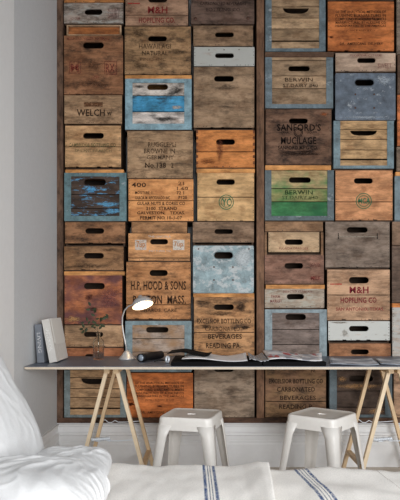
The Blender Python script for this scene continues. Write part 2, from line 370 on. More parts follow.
crate('B', 127, 131, 193.2, 178.4, (156, 130, 98), 'greyish tan crate with four lines of black print, above the orange Galveston crate', stain=0.45, notch=True,
      t=[('RUGGLEPLI', 148, 142, 176, 147, BLK, 0.4), ('BROWNE IN', 144, 148.5, 175, 153.5, BLK, 0.5), ('GERMANY', 147, 155, 174, 159.5, BLK, 0.4), ('No.138', 145, 162.6, 166, 167.8, BLK, 0.75), ('2', 171, 162.6, 173.5, 167.8, BLK, 0.7)])
crate('B', 128, 179, 193.8, 221, (204, 142, 84), 'bright orange crate with black Galveston, Texas print', seams=(200.5,), stain=0.12, var=0.14,
      t=[('400', 131.5, 182.4, 146, 187, BLK, 0.85), ('21', 178, 181.5, 184, 185, BLK, 0.5), ('1.60', 177, 186.5, 188, 190, BLK, 0.5), ('MOISTURE 11', 135, 191, 153, 194, BLK, 0.9), ('72 1', 176.5, 191, 184, 194.4, BLK, 0.8),
         ('GARCIA M. AFICIONADO INC', 135, 196, 170, 199.4, BLK, 0.9), ('P120', 178.5, 195.6, 187, 199, BLK, 0.8), ('GULAR NUTS & CORES CO', 137, 201.6, 185, 205, BLK, 0.9), ('2100  STRAND', 146, 206.6, 177, 210, BLK, 0.9),
         ('GALVESTON,   TEXAS.', 137, 211.2, 185, 214.8, BLK, 0.9), ('PERMIT NO 10-1-07', 140, 216, 182, 219.4, BLK, 0.9)])
crate('B', 131, 221.6, 187.4, 232.8, (150, 112, 74), 'narrow brown crate squeezed under the orange Galveston crate', stain=0.4, d=0.012)
crate('B', 128, 233.4, 190.4, 261, (192, 142, 92), 'low orange-tan soda crate with white square stamps on both sides of its handle', (150, 239, 168, 244.4), seams=(258,), stain=0.25, d=0.0,
      t=[('THE UNCOLA', 148, 235.6, 171, 237.6, (214, 206, 196), 0.5), ('7up', 136.5, 241, 145, 249, (190, 130, 84), 0.9), ('7up', 174, 241.4, 183, 248, (190, 130, 84), 0.9), ('BOTTLING CO', 149, 250, 171, 252, (214, 206, 196), 0.4)],
      extra=[('fill', 135, 239.8, 146.4, 250, (212, 200, 188), 0.6), ('fill', 173, 239.8, 184.4, 250, (216, 206, 194), 0.75)])
crate('B', 126, 262, 191, 319.4, (172, 122, 76), 'big orange-brown crate printed H.P. HOOD & SONS behind the desk lamp', (149.5, 270, 167.8, 276), seams=(304.8,), stain=0.45, notch=True,
      t=[('H.P. HOOD & SONS', 131, 281, 186, 290, BLK, 0.8), ('BOSTON  MASS.', 133, 295.4, 186, 304, BLK, 0.8), ('CHARDS. CARE.', 140, 308.4, 178, 312, BLK, 0.55)])
crate('B', 125, 321, 192, 372, (148, 138, 128), 'grey slatted crate with blue-grey metal frame behind the black torch', (146, 327, 168.5, 332.6), kind='M', fw=7.8, mc=(106, 128, 138), top=4, bot=5, seams=(338.6, 352), stain=0.4, c2=(160, 128, 98))
crate('B', 126.6, 373, 193.4, 417.6, (186, 106, 50), 'bright orange crate with many lines of print, low between left trestle and left stool', seams=(), stain=0.3, sc=(60, 30, 24), notch=True,
      t=[('OF THE ANALYTICAL METHODS OF', 135, 381.6, 184, 384, BLK, 0.75), ('FLUSHING BURNERS TUBES IN', 135, 384.8, 184, 387.4, BLK, 0.8), ('COMPOUND STANDARD NUMBERS', 135, 388.4, 184, 391, BLK, 0.75),
         ('MANUFACTURED BY ALKALINE CO', 135, 391.8, 184, 394.2, BLK, 0.7), ('HEADQUARTERS IN THE AMERICAS', 135, 395, 184, 397.4, BLK, 0.7), ('JOHN R AND A CO', 145, 399, 174, 401, BLK, 0.45), ('DR.  AMERICANS  DELIVERY', 141, 411, 180, 413.6, BLK, 0.7)], extra=[('blob', 131, 404, 4, 2, (60, 26, 20), 0.6), ('blob', 160, 406, 3, 1.2, (60, 26, 20), 0.7), ('blob', 160, 389, 22, 4, (90, 46, 30), 0.25)])
# third column
crate('C', 190.6, -20, 254.6, 24.4, (96, 78, 68), 'dark purplish-brown crate at the top with faded print and round bolts', stain=0.55, notch=True,
      t=[('CARBONATED BEVERAGES', 200, 2, 246, 5.4, (40, 26, 26), 0.5), ('BOTTLING CO', 206, 8, 240, 11.6, (40, 26, 26), 0.4)], extra=[('bolt', 195.5, 19, 1.8), ('bolt', 248, 18.5, 1.8)])
crate('C', 193, 25.6, 253.4, 46, (134, 110, 84), 'low brown crate right above the low white crate, third stack from left', (215, 32, 234, 37), stain=0.4)
crate('C', 193.6, 47.4, 254.8, 66.6, (168, 168, 162), 'low white-painted crate in the stack left of the middle post', (215, 53.4, 234, 58.4), paint=(184, 184, 178), pa=0.8, stain=0.15, var=0.08,
      extra=[('bolt', 209, 50.4, 0.6), ('bolt', 224, 50.2, 0.6), ('bolt', 239, 50, 0.6)])
crate('C', 193.4, 67.4, 254.6, 128, (142, 120, 94), 'tall plain grey-brown crate directly below the low white crate', (214, 76, 234, 82), stain=0.4, notch=True, extra=[('blob', 226, 88, 12, 3.6, (74, 62, 52), 0.3), ('blob', 225, 107, 9, 2, (74, 62, 52), 0.35)])
crate('C', 196, 130.4, 255, 168, (190, 122, 62), 'orange finger-jointed crate in the stack left of the middle post', (216, 139.4, 235, 145), seams=(152,), stain=0.3, joints=True, sc=(110, 56, 30), extra=[('blob', 220, 150, 4, 12, (112, 62, 44), 0.4), ('blob', 207, 162, 9, 3, (112, 60, 34), 0.4)])
batten('C', 196, 168.8, 255.2, 172, 'orange batten between the finger-jointed crate and the tan crate with green round stamp')
crate('C', 197, 172.6, 254.6, 221, (190, 156, 106), 'yellowish tan crate with small green round stamp, left of the middle post', (216.4, 179, 235, 184.6), seams=(197,), stain=0.15, notch=True, var=0.12,
      extra=[('ring', 226.3, 202, 7.6, GRN, 0.7)], t=[('YC', 222, 198.5, 231, 206, GRN, 0.7)])
crate('C', 192.4, 222, 254.4, 242.6, (128, 106, 84), 'low grey-brown crate on top of the pale blue metal crate', (214.5, 229, 233, 233.8), stain=0.4)
crate('C', 192.6, 245.6, 254.2, 293, (124, 144, 152), 'pale blue sheet-metal crate with chipped white patch, left of the middle post', (214, 252, 233, 258.8), kind='S', mc=(124, 146, 154), chip=(186, 192, 192), amt=0.62, name='metal_crate',
      extra=[('blob', 243, 258, 8.5, 11, (196, 202, 204), 0.75), ('blob', 205, 268, 7, 4, (190, 198, 200), 0.4), ('bolt', 214, 267, 0.9), ('bolt', 233, 267, 0.9), ('bolt', 214, 280, 0.9), ('bolt', 233, 280, 0.9), ('bolt', 198.5, 249, 0.8), ('bolt', 249, 249, 0.8)])
batten('C', 192.8, 293.4, 254.6, 296.6, 'orange batten on top of the soot-stained Reading crate')
crate('C', 193.6, 297, 254.8, 361, (164, 124, 82), 'soot-stained brown crate printed READING PA behind the magazines', (214, 304.4, 234, 310), seams=(332.4,), stain=0.72, var=0.25, sc=(44, 36, 32),
      t=[('EXCELSIOR BOTTLING CO', 197, 318.6, 251, 323.6, BLK, 0.7), ('CARBONATED', 205, 326.6, 240, 331, BLK, 0.45), ('BEVERAGES', 208, 334, 242, 339, BLK, 0.75), ('READING PA.', 206, 343, 241, 348.4, BLK, 0.8)], extra=[('blob', 241, 307, 5, 5, (40, 32, 28), 0.5), ('blob', 222, 314, 14, 3, (40, 32, 28), 0.4), ('blob', 206, 326.5, 6, 2.6, (40, 32, 28), 0.5), ('blob', 245, 327.5, 6, 2.2, (40, 32, 28), 0.7), ('blob', 204, 302, 9, 2.4, (40, 32, 28), 0.35)])
crate('C', 194, 362, 254.8, 417.6, (138, 124, 106), 'plain greyish crate low behind the left stool, beside the middle post', (214, 366, 234, 372), stain=0.42)
# fourth column
crate('D', 265, -18, 326, 51.6, (160, 136, 104), 'tan slatted crate with blue-grey metal edging at the top, right of the middle post', (283, 7, 309, 13), kind='M', moon=True, seams=(6.4, 17.6, 28.4), fw=7, mc=(96, 114, 124), gap=40.6, top=0, bot=3.2, stain=0.3)
batten('D', 264.6, 52.2, 334, 55.6, 'dark brown batten below the top slatted crate, right of the middle post', (96, 74, 58))
crate('D', 264.8, 57, 333.6, 108.4, (148, 126, 98), 'metal-edged slatted crate printed BERWIN on bare tan wood', (288.4, 65.4, 310, 71), kind='M', fw=7.6, mc=(96, 112, 122), seams=(60, 75.6, 88.2), top=0, bot=4.2, stain=0.3,
      t=[('BERWIN', 285, 77.4, 313, 81.4, BLK, 0.55), ('ST.DAIRY #40', 283, 83.4, 318, 87.4, BLK, 0.6)])
crate('D', 265.4, 109.2, 332, 164.6, (106, 80, 62), 'dark brown crate with black SANFORD\'S MUCILAGE print', (289, 118, 308, 123.4), stain=0.55, sc=(36, 26, 22),
      t=[("SANFORD'S", 277, 123.6, 321, 130.8, (26, 20, 18), 0.95, 0), ('CANAL', 281, 131, 290, 133.6, (26, 20, 18), 0.8), ('LIQUID', 307, 131, 317, 133.6, (26, 20, 18), 0.8), ('MUCILAGE', 281, 136.8, 316.4, 144, (26, 20, 18), 0.95), ("SANFORD MF'G CO.", 278, 145.4, 318, 149.4, (26, 20, 18), 0.85)],
      extra=[('blob', 300, 153, 24, 3.4, (30, 22, 20), 0.55), ('blob', 324, 114, 4, 2, (168, 92, 50), 0.5), ('ring', 298.4, 132.2, 4.6, (26, 20, 18), 0.9)])
batten('D', 264.8, 165.4, 331.4, 169.2, 'orange batten on top of the green BERWIN crate')
crate('D', 264.6, 170, 334.4, 220.6, (160, 142, 98), 'metal-edged BERWIN crate with green painted bottom slat', (289, 177, 311, 182.6), kind='M', fw=7.2, mc=(78, 92, 98), top=0, bot=4.4, stain=0.2,
      planks=[(170.4, 188, (168, 150, 106), (96, 132, 82)), (188.8, 201.2, (136, 140, 88), (84, 124, 70)), (202, 216.6, (54, 118, 70), (44, 100, 62))], chip=(150, 158, 160),
      t=[('BERWIN', 285, 190, 313, 194.4, (36, 62, 34), 0.6), ('ST.DAIRY #40', 282, 195.6, 318, 199.6, (36, 62, 34), 0.45)])
crate('D', 264.8, 221.6, 323.4, 231.6, (136, 106, 76), 'thin brown crate edge directly under the green BERWIN crate', stain=0.3, d=0.004)
crate('D', 268, 232.2, 319.6, 252.4, (178, 154, 120), 'low pale crate set back between brown uprights, two below the green BERWIN crate', (284.6, 239.4, 303, 244.8), stain=0.15, var=0.1, car=(264.6, 323.4), t=[('FLORIDA ORANGES', 279, 247, 308, 249.6, RED, 0.35)])
crate('D', 264.4, 255, 324.4, 284, (128, 96, 80), 'low reddish-grey crate above the thin orange batten, right of the middle post', (284.6, 263, 303.4, 268.6), stain=0.45, t=[('OLD DUTCH', 310, 263, 320, 267, RED, 0.3), ('MILK', 311, 276, 321, 280, RED, 0.45)])
batten('D', 265.4, 284.8, 325, 288.2, 'orange batten on top of the low whitish crate, right of the middle post')
crate('D', 264.4, 288.8, 324.4, 308, (162, 152, 136), 'low whitish crate with faint red print directly above the grey metal-edged crate', (286.6, 294, 304, 299.4), paint=(176, 170, 156), pa=0.45, stain=0.25, var=0.12,
      t=[('SELECTED PRODUCE', 283, 290.4, 312, 292.6, RED, 0.35), ('FARM', 271, 295, 280, 298, RED, 0.4), ('MARKET', 270, 299.6, 282, 302.6, RED, 0.5)])
crate('D', 264.4, 309.4, 327, 362.6, (112, 102, 96), 'grey weathered slatted crate with metal edging, above the desk right of the middle post', (285.4, 314, 306, 320), kind='M', fw=8, mc=(118, 134, 142), seams=(329.4, 344.6), top=3.4, bot=3, stain=0.3)
crate('D', 265, 363.4, 326.4, 417.6, (116, 88, 64), 'dark brown crate printed CARBONATED behind the right stool', seams=(401.6,), stain=0.5, c2=(144, 112, 80),
      t=[('EXCELSIOR BOTTLING CO', 269, 378.8, 323, 383.6, BLK, 0.85), ('CARBONATED', 277, 387, 315, 391.8, BLK, 0.85), ('BEVERAGES', 280, 395.6, 316, 400, BLK, 0.85), ('READING P', 279, 404.4, 312, 409, BLK, 0.9), ('N.', 311, 369.5, 316, 372.4, BLK, 0.7)])
# fifth column
crate('E', 327.4, -30, 394.4, 0.6, (78, 60, 48), 'dark crate cut off by the top edge above the orange printed crate')
crate('E', 327.6, 1.4, 394.4, 50.8, (182, 106, 52), 'orange crate with a dense block of print, top right of the wall', stain=0.3, sc=(60, 30, 24), notch=True,
      t=[('OF THE ANALYTICAL METHODS OF', 335.6, 10.4, 386, 13.2, BLK, 0.75), ('FLUSHING BURNERS TUBES IN', 335.6, 14, 386, 16.8, BLK, 0.8), ('COMPOUND STANDARD NUMBERS', 335.6, 17.6, 386, 20.4, BLK, 0.75),
         ('MANUFACTURED BY ALKALINE CO', 335.6, 21.2, 386, 23.8, BLK, 0.65), ('HEADQUARTERS IN THE AMERICAS', 335.6, 24.6, 386, 27.2, BLK, 0.65), ('JOHN R AND A CO', 346, 29.6, 375, 32, BLK, 0.4), ('DR.  AMERICANS  DELIVERY', 340, 42.4, 383, 45, BLK, 0.75)], extra=[('blob', 331.5, 37, 2.5, 1.2, (60, 26, 20), 0.8), ('blob', 360, 38.6, 3, 0.8, (60, 26, 20), 0.6), ('blob', 366, 18, 20, 3.4, (90, 46, 30), 0.3)])
crate('E', 335.4, 52.8, 396.2, 71.2, (174, 154, 134), 'low pale pinkish crate between the orange printed crate and the blue metal crate', (357.4, 57.4, 376, 62.6), stain=0.15, var=0.1, notch=True, t=[('FLORIDA CITRUS', 350, 54, 382, 56.2, RED, 0.35), ('SWEET', 378, 63, 392, 68, RED, 0.25)])
crate('E', 335.2, 72.8, 396.2, 120.2, (88, 102, 118), 'dark blue-grey sheet-metal crate with white scuffs, in the right-hand stack', (355, 79, 374.2, 85.6), kind='S', mc=(90, 102, 118), chip=(170, 180, 190), amt=0.4, name='metal_crate',
      extra=[('blob', 385, 80, 6.5, 5, (182, 190, 198), 0.45), ('blob', 365, 117, 24, 1.6, (176, 184, 192), 0.4), ('bolt', 355.6, 94, 1.0), ('bolt', 374.4, 94, 1.0), ('bolt', 355.6, 107.6, 1.0), ('bolt', 374.4, 107.6, 1.0)])
crate('E', 333, 121, 394, 169, (172, 142, 100), 'tan slatted crate with blue-grey metal edging directly below the blue metal crate', (350, 130.2, 377, 135.4), kind='M', moon=True, seams=(129.4, 139.4, 150), fw=7.4, mc=(104, 126, 136), gap=159.4, top=0, bot=3, stain=0.3)
crate('E', 335.2, 170.4, 393, 220.4, (190, 136, 92), 'pinkish orange crate with green round stamp, right-hand stack', (354, 178, 373, 183.6), seams=(201.8,), stain=0.2, var=0.14, notch=True,
      extra=[('ring', 363.8, 201, 8, GRN, 0.75)], t=[('MCA', 358.5, 198, 370, 203.6, GRN, 0.75)])
crate('E', 325.2, 221.6, 390.2, 267.6, (118, 106, 94), 'tall grey weathered crate with metal scar lines, right-hand stack', (347, 227, 368, 232.6), stain=0.35, notch=True, extra=[('fill', 338, 236.2, 378, 237, (150, 140, 126), 0.8), ('fill', 338, 233, 339, 239, (50, 42, 38), 0.8), ('fill', 377, 233, 378, 239, (50, 42, 38), 0.8)])
crate('E', 327, 269.6, 390.2, 320.4, (168, 136, 106), 'M&H crate printed San Antonio, Texas in maroon', (349, 277, 369, 283.4), seams=(295,), stain=0.25, notch=True,
      t=[('M&H', 349.6, 286.6, 368.6, 293.4, (128, 36, 48), 0.85), ('HOPFLING CO', 340.6, 297.4, 376.6, 303, (128, 36, 48), 0.75), ('SAN ANTONIO, TEXAS.', 336, 307.4, 384, 311.2, (150, 60, 60), 0.65)], extra=[('fill', 330, 283.6, 342, 284.6, (180, 50, 48), 0.7)])
crate('E', 328, 321.2, 390.4, 340.6, (186, 186, 180), 'low white crate directly under the maroon-printed M&H crate', (349.2, 326, 369, 331.4), paint=(206, 206, 200), pa=0.8, stain=0.2, var=0.08, notch=True, extra=[('blob', 345, 333, 3, 4, (120, 104, 84), 0.3), ('blob', 340, 322.6, 9, 1, (110, 90, 70), 0.5)])
crate('E', 329, 343.6, 391.2, 366, (152, 108, 74), 'low brown crate just behind the desk papers, under the low white crate', (351, 349.4, 369, 354.4), stain=0.35)
crate('E', 329, 367, 392.4, 417.6, (68, 56, 48), 'dark scorched slatted crate with metal edging behind the right trestle', (349, 375.6, 373, 381.6), kind='M', fw=8, mc=(74, 88, 96), seams=(391, 407.2), top=0, bot=2.8, stain=0.5, extra=[('blob', 358, 386, 22, 3, (176, 136, 96), 0.45), ('blob', 342, 379, 5, 3, (176, 136, 96), 0.4), ('blob', 376, 411, 9, 2.4, (176, 136, 96), 0.45)])
# column running out of the right edge
crate('F', 396.6, -20, 462, 54, (128, 118, 104), 'grey-brown crate at the right edge beside the orange printed crate')
crate('F', 397, 55, 462, 94, (96, 76, 60), 'dark brown crate at the right edge beside the blue metal crate')
crate('F', 397, 95, 462, 146, (188, 110, 62), 'orange crate at the right edge, below the level of the blue metal crate handle')
crate('F', 396.4, 147, 462, 171.4, (120, 106, 90), 'low grey crate at the right edge beside the slatted crate')
batten('F', 395, 172, 462, 175.4, 'orange batten at the right edge')
crate('F', 394.2, 176, 462, 220.6, (110, 124, 134), 'blue-grey metal crate at the right edge beside the pinkish orange crate', kind='S', mc=(100, 116, 124), name='metal_crate')
crate('F', 392.2, 221.6, 462, 245, (120, 98, 78), 'low brown crate at the right edge beside the tall grey crate')
crate('F', 392, 246, 462, 302.6, (100, 84, 72), 'dark grey-brown crate at the right edge beside the maroon-printed M&H crate')
batten('F', 391.8, 303.4, 462, 306.6, 'lower orange batten at the right edge', (206, 130, 66))
crate('F', 391.8, 307.4, 462, 366.4, (172, 166, 156), 'whitish crate at the right edge beside the low white crate', paint=(186, 184, 178), pa=0.6, stain=0.2)
crate('F', 393.4, 367.4, 462, 417.6, (160, 132, 106), 'tan crate at the right edge behind the right trestle top')

def build_crate(c, ztop_below):
    x0, x1 = X_(c['x0']), X_(c['x1']); zt = Z_(c['y0']); zf = Z_(c['y1'])
    d = c['d'] if c['d'] is not None else random.choice((-0.006, -0.002, 0.002, 0.006))
    if c['kind'] == 'B': d = -0.003
    zb = ztop_below
    org = ((x0 + x1) / 2, WALLY + d, zb)
    cat = {'wooden_batten': 'batten', 'metal_crate': 'crate'}.get(c['name'], 'crate')
    hw = (x1 - x0) / 2; H = zt - zb
    zf0 = zf - zb                                     # bottom of the front board above the crate's base
    if c['kind'] == 'B':
        bm = bmesh.new(); bx(bm, -hw, hw, 0, DEP, 0, H, 0.0015)
        o = link(c['name'], bm, wood('batten_wood', c['c'], stain=0.2, var=0.18), None, org)
        tag(o, c['label'], cat, 'battens between the crates'); return
    root = empty(c['name'], org, c['label'], cat, GROUP)
    th = 0.013
    # carcass, set back a little so that the front boards stand proud
    if c['car']: cw0, cw1 = X_(c['car'][0]) - org[0], X_(c['car'][1]) - org[0]
    else: cw0, cw1 = -hw + 0.003, hw - 0.003
    yb = th + 0.0005; sm = M['side'] if c['kind'] != 'S' else None
    if c['kind'] == 'S': sm = metal('sheet_metal_side', [q * 0.8 for q in c['mc']])
    y0s = (0.004 if c['car'] else yb)
    sidem = sm if not c['car'] else wood('upright_board', (120, 92, 66))
    t_ = 0.016 if c['car'] else 0.011
    for a, b in ((cw0, cw0 + t_), (cw1 - t_, cw1)):
        bm = bmesh.new(); bx(bm, a, b, y0s, DEP, 0, H); link('side_panel', bm, sidem, root)
    bm = bmesh.new(); bx(bm, cw0 + t_, cw1 - t_, yb, DEP, 0, 0.010); link('bottom_panel', bm, sm, root)
    bm = bmesh.new(); bx(bm, cw0 + t_, cw1 - t_, DEP - 0.01, DEP, 0.010, H); link('back_panel', bm, M['inner'], root)
    # front
    px = lambda v: X_(v) - org[0]
    pz = lambda v: Z_(v) - org[2]
    hl = []
    if c['hole']:
        a, t0, b, t1 = c['hole']
        hx, hz, hw_, hh = px((a + b) / 2), pz((t0 + t1) / 2), (b - a) / S, (t1 - t0) / S
        hl = [halfmoon(hx, pz(t0 + 0.35), hw_, hh)] if c['moon'] else [slot(hx, hz, hw_, hh)]
        hy0, hy1 = t0, t1
    cc = c['c']
    def wmat(col, second=None):
        return wood('aged_crate_wood', col, c['var'], c['stain'], c['sc'], c['paint'], c['pa'], second=second)
    def board(bm, xa, xb, ya, yb_, yy0, yy1, notches=False):
        hs = [h for h in hl if c['hole'] and hy0 >= ya - 0.01 and hy1 <= yb_ + 0.01]
        out = [(xa, pz(yb_))]
        if notches:
            rr = random.Random(int(c['x0'] * 7 + c['y0']))
            n = rr.choice((2, 3, 4)); xs = sorted(rr.uniform(xa + 0.03, xb - 0.06) for _ in range(n)); last = xa
            for q in xs:
                if q < last + 0.02: continue
                wn = rr.uniform(0.012, 0.03); hn = rr.uniform(0.003, 0.006)
                out += [(q, pz(yb_)), (q + 0.002, pz(yb_) + hn), (q + wn, pz(yb_) + hn * 0.8), (q + wn + 0.002, pz(yb_))]; last = q + wn + 0.004
        out += [(xb, pz(yb_)), (xb, pz(ya)), (xa, pz(ya))]
        prism(bm, out, hs, yy0, yy1)
    k = c['kind']
    if k in 'WT':
        ys = [c['y0']] + list(c['seams']) + [c['y1']]
        bm = bmesh.new()
        if k == 'W':
            for i in range(len(ys) - 1):
                a = ys[i] + (0.38 if i else 0); b = ys[i + 1] - (0.38 if i < len(ys) - 2 else 0)
                board(bm, -hw, hw, a, b, 0, th, c['notch'] and i == len(ys) - 2)
            mats = [wmat(cc, c['c2']), M['nail']]
            rn = random.Random(int(c['x0'] * 3 + c['y0'] * 5))
            for s_ in (-1, 1):
                z = zf0 + 0.01
                while z < zt - zb - 0.006:
                    if rn.random() < 0.8: bx(bm, s_ * (hw - 0.006) - 0.0022, s_ * (hw - 0.006) + 0.0022, -0.0006, 0.001, z - 0.002, z + 0.002, 0, 1)
                    z += rn.uniform(0.014, 0.034)
            for q in range(rn.randint(3, 7)):
                xx = rn.uniform(-hw + 0.02, hw - 0.02); bx(bm, xx - 0.003, xx + 0.003, -0.0006, 0.001, zf0 + 0.004, zf0 + 0.008, 0, 1)
            if c['joints']:
                n = 12; hh = (zt - zf) / n; mats.append(wood('end_grain', (112, 66, 38)))
                for s_ in (-1, 1):
                    for i in range(n):
                        if i % 2: bx(bm, *(sorted((s_ * hw, s_ * (hw - 0.012)))), -0.0008, 0.001, zf0 + i * hh, zf0 + (i + 1) * hh, 0, 2)
            fp = link('front_panel', bm, None, root, mats=mats)
        else:
            e = 1.5 / S
            bx(bm, -hw + e, hw - e, 0.012, 0.012 + th, zf0 + e, zt - zb - e)
            fp = link('front_panel', bm, wmat(cc), root)
            bm = bmesh.new()
            prism(bm, [(-hw, zf0), (hw, zf0), (hw, zt - zb), (-hw, zt - zb)], [[(-hw + e, zf0 + e * .7), (hw - e, zf0 + e * .7), (hw - e, zt - zb - e * 0.7), (-hw + e, zt - zb - e * .7)]], 0, 0.02)
            link('rim', bm, wood('pale_rim_wood', (176, 150, 118)), root)
        yfront = 0
    elif k == 'M':
        fw = c['fw']; xa, xb = px(c['x0'] + fw - 0.8), px(c['x1'] - fw + 0.8)
        yp = 0.004
        fp = None
        if c['planks']:
            for (a, b, col, sec) in c['planks']:
                bm = bmesh.new(); board(bm, xa, xb, a, b, yp, yp + th)
                link('slat', bm, wmat(col, sec), root)
        else:
            lo = c['y1'] - c['bot'] + 0.4; hi = c['y0'] + max(0, c['top'] - 0.4)
            ys = [hi] + [s_ for s_ in c['seams'] if s_ > hi + 1] + [lo]
            if c['gap']: ys = sorted(ys + [c['gap']])
            for i in range(len(ys) - 1):
                ga = 0.35 if i else 0; gb = 0.35 if i < len(ys) - 2 else 0
                if c['gap'] and abs(ys[i] - c['gap']) < 0.01: ga = 0.9
                if c['gap'] and abs(ys[i + 1] - c['gap']) < 0.01: gb = 0.7
                if ys[i + 1] < -3: continue
                bm = bmesh.new(); board(bm, xa, xb, ys[i] + ga, ys[i + 1] - gb, yp, yp + th)
                tone = random.uniform(0.92, 1.08); col = [q * tone for q in cc]
                link('slat', bm, wmat(col, c['c2']), root)
        mm = metal('painted_angle_metal', c['mc'], c['chip'], c['amt'])
        def bolts(bm, lst):
            for (bx_, bz_) in lst:
                r = bmesh.ops.create_uvsphere(bm, u_segments=8, v_segments=5, radius=0.0045)
                bmesh.ops.scale(bm, vec=(1, 0.5, 1), verts=r['verts']); bmesh.ops.translate(bm, vec=(bx_, -0.002, bz_), verts=r['verts'])
        for s_ in (0, 1):
            bm = bmesh.new()
            a, b = (c['x0'], c['x0'] + fw) if s_ == 0 else (c['x1'] - fw, c['x1'])
            bx(bm, px(a), px(b), 0, 0.004, zf0, zt - zb, 0.001)
            if s_ == 0: bx(bm, px(a), px(a) + 0.003, 0.004, 0.05, zf0, zt - zb)
            else: bx(bm, px(b) - 0.003, px(b), 0.004, 0.05, zf0, zt - zb)
            bolts(bm, [(px((a + b) / 2), pz(c['y1'] - 2.4)), (px((a + b) / 2), pz(c['y0'] + 2.6)), (px((a + b) / 2 + 0.5), pz((c['y0'] + c['y1']) / 2))])
            link('metal_corner', bm, mm, root)
        if c['top']:
            bm = bmesh.new(); bx(bm, px(c['x0'] + fw), px(c['x1'] - fw), 0.0008, 0.004, pz(c['y0'] + c['top']), pz(c['y0']))
            bolts(bm, [(px(c['x0'] + (c['x1'] - c['x0']) * f), pz(c['y0'] + c['top'] * .5)) for f in (0.35, 0.65)])
            link('metal_rim', bm, mm, root)
        if c['bot']:
            bm = bmesh.new(); bx(bm, px(c['x0'] + fw), px(c['x1'] - fw), 0.0008, 0.004, zf0, pz(c['y1'] - c['bot']))
            bolts(bm, [(px(c['x0'] + (c['x1'] - c['x0']) * f), pz(c['y1'] - c['bot'] * .5)) for f in (0.3, 0.5, 0.7)])
            link('metal_rim', bm, mm, root)
        fp = root; yfront = yp
    else:
        bm = bmesh.new()
        out = []
        r = 0.008
        for (qx, qz, a0) in ((hw - r, zf0 + r, -90), (hw - r, zt - zb - r, 0), (-hw + r, zt - zb - r, 90), (-hw + r, zf0 + r, 180)):
            for i in range(4):
                a = math.radians(a0 + 30 * i); out.append((qx + r * math.cos(a), qz + r * math.sin(a)))
        prism(bm, out, hl, 0, 0.012)
        for (p_, q_) in ((c['x0'] + 5, c['y0'] + 9),):
            if c['hole']:
                xa, xb = px(c['x0'] + 6), px(c['x1'] - 5)
                for zz in (pz(c['y0'] + (c['y1'] - c['y0']) * .45), pz(c['y1'] - 12)):
                    bx(bm, xa, xb, -0.0012, 0.001, zz - 0.0015, zz + 0.0015)
        fp = link('front_panel', bm, metal('painted_sheet_metal', c['mc'], c['chip'], c['amt']), root); yfront = 0
        if c['hole']:
            bm = bmesh.new(); prism(bm, slot(hx, hz, hw_ + 0.008, hh + 0.008), [slot(hx, hz, hw_ - 0.001, hh - 0.001)], -0.002, 0.0)
            link('handle_rim', bm, metal('rolled_metal_edge', [q * 0.85 for q in c['mc']]), root)
    for q in c['t']:
        lettering(fp, q[0], q[1], q[2], q[3], q[4], org, yfront, q[5], q[6], q[7] if len(q) > 7 else 0)
    for q in (c['extra'] or []):
        if q[0] == 'ring': ring(fp, q[1], q[2], q[3], org, yfront, q[4], q[5])
        elif q[0] == 'box': stamp_box(fp, q[1], q[2], q[3], q[4], org, yfront, q[5], q[6])
        elif q[0] == 'fill': stamp_box(fp, q[1], q[2], q[3], q[4], org, yfront + 0.0004, q[5], q[6], False)
        elif q[0] == 'blob': blob(fp, q[1], q[2], q[3], q[4], org, yfront - 0.0005, q[5], q[6])
        elif q[0] == 'bolt':
            bm = bmesh.new(); r = bmesh.ops.create_uvsphere(bm, u_segments=10, v_segments=6, radius=q[3] / S)
            bmesh.ops.scale(bm, vec=(1, 0.4, 1), verts=bm.verts[:])
            o = link('bolt', bm, M['boltm'], root, smooth=True); o.location = (px(q[1]), yfront - 0.001, pz(q[2]))
M['boltm'] = plain('rusty_bolt', (84, 58, 48), 0.5, 0.4, var=0.2)
for k, lst in cols.items():
    for i, c in enumerate(lst):
        below = RAILZ if i == len(lst) - 1 else Z_(lst[i + 1]['y0'])
        build_crate(c, below)

# ---------------------------------------------------------------- desk
DZ = 0.74; DF = 3.23; DB = 3.88; DT = 0.016
def desk_mat():
    m, nt, b = newmat('black_linoleum')
    tc = nt.nodes.new('ShaderNodeTexCoord')
    n = noise_node(nt, tc.outputs['Object'], (6, 6, 6), (0, 0, 0), 5)
    nt.links.new(ramp(nt, n, rgba((80, 88, 102)), rgba((94, 102, 116))), b.inputs['Base Color'])
    nt.links.new(ramp(nt, n, (0.36, 0.36, 0.36, 1), (0.46, 0.46, 0.46, 1)), b.inputs['Roughness'])
    return m
desk = empty('desk', (0, (DF + DB) / 2, DZ), 'long black desk top with pale plywood edge resting on two trestles', 'desk')
hd = (DB - DF) / 2; DX0 = LX + 0.008; DX1 = 2.0
bm = bmesh.new(); bx(bm, DX0 + 0.001, DX1, -hd + 0.001, hd, -0.003, 0); link('black_surface', bm, desk_mat(), desk)
bm = bmesh.new(); bx(bm, DX0, DX1, -hd, hd, -DT, -0.003, 0.002); link('plywood_panel', bm, plain('birch_plywood', (210, 196, 176), 0.6, var=0.03), desk)

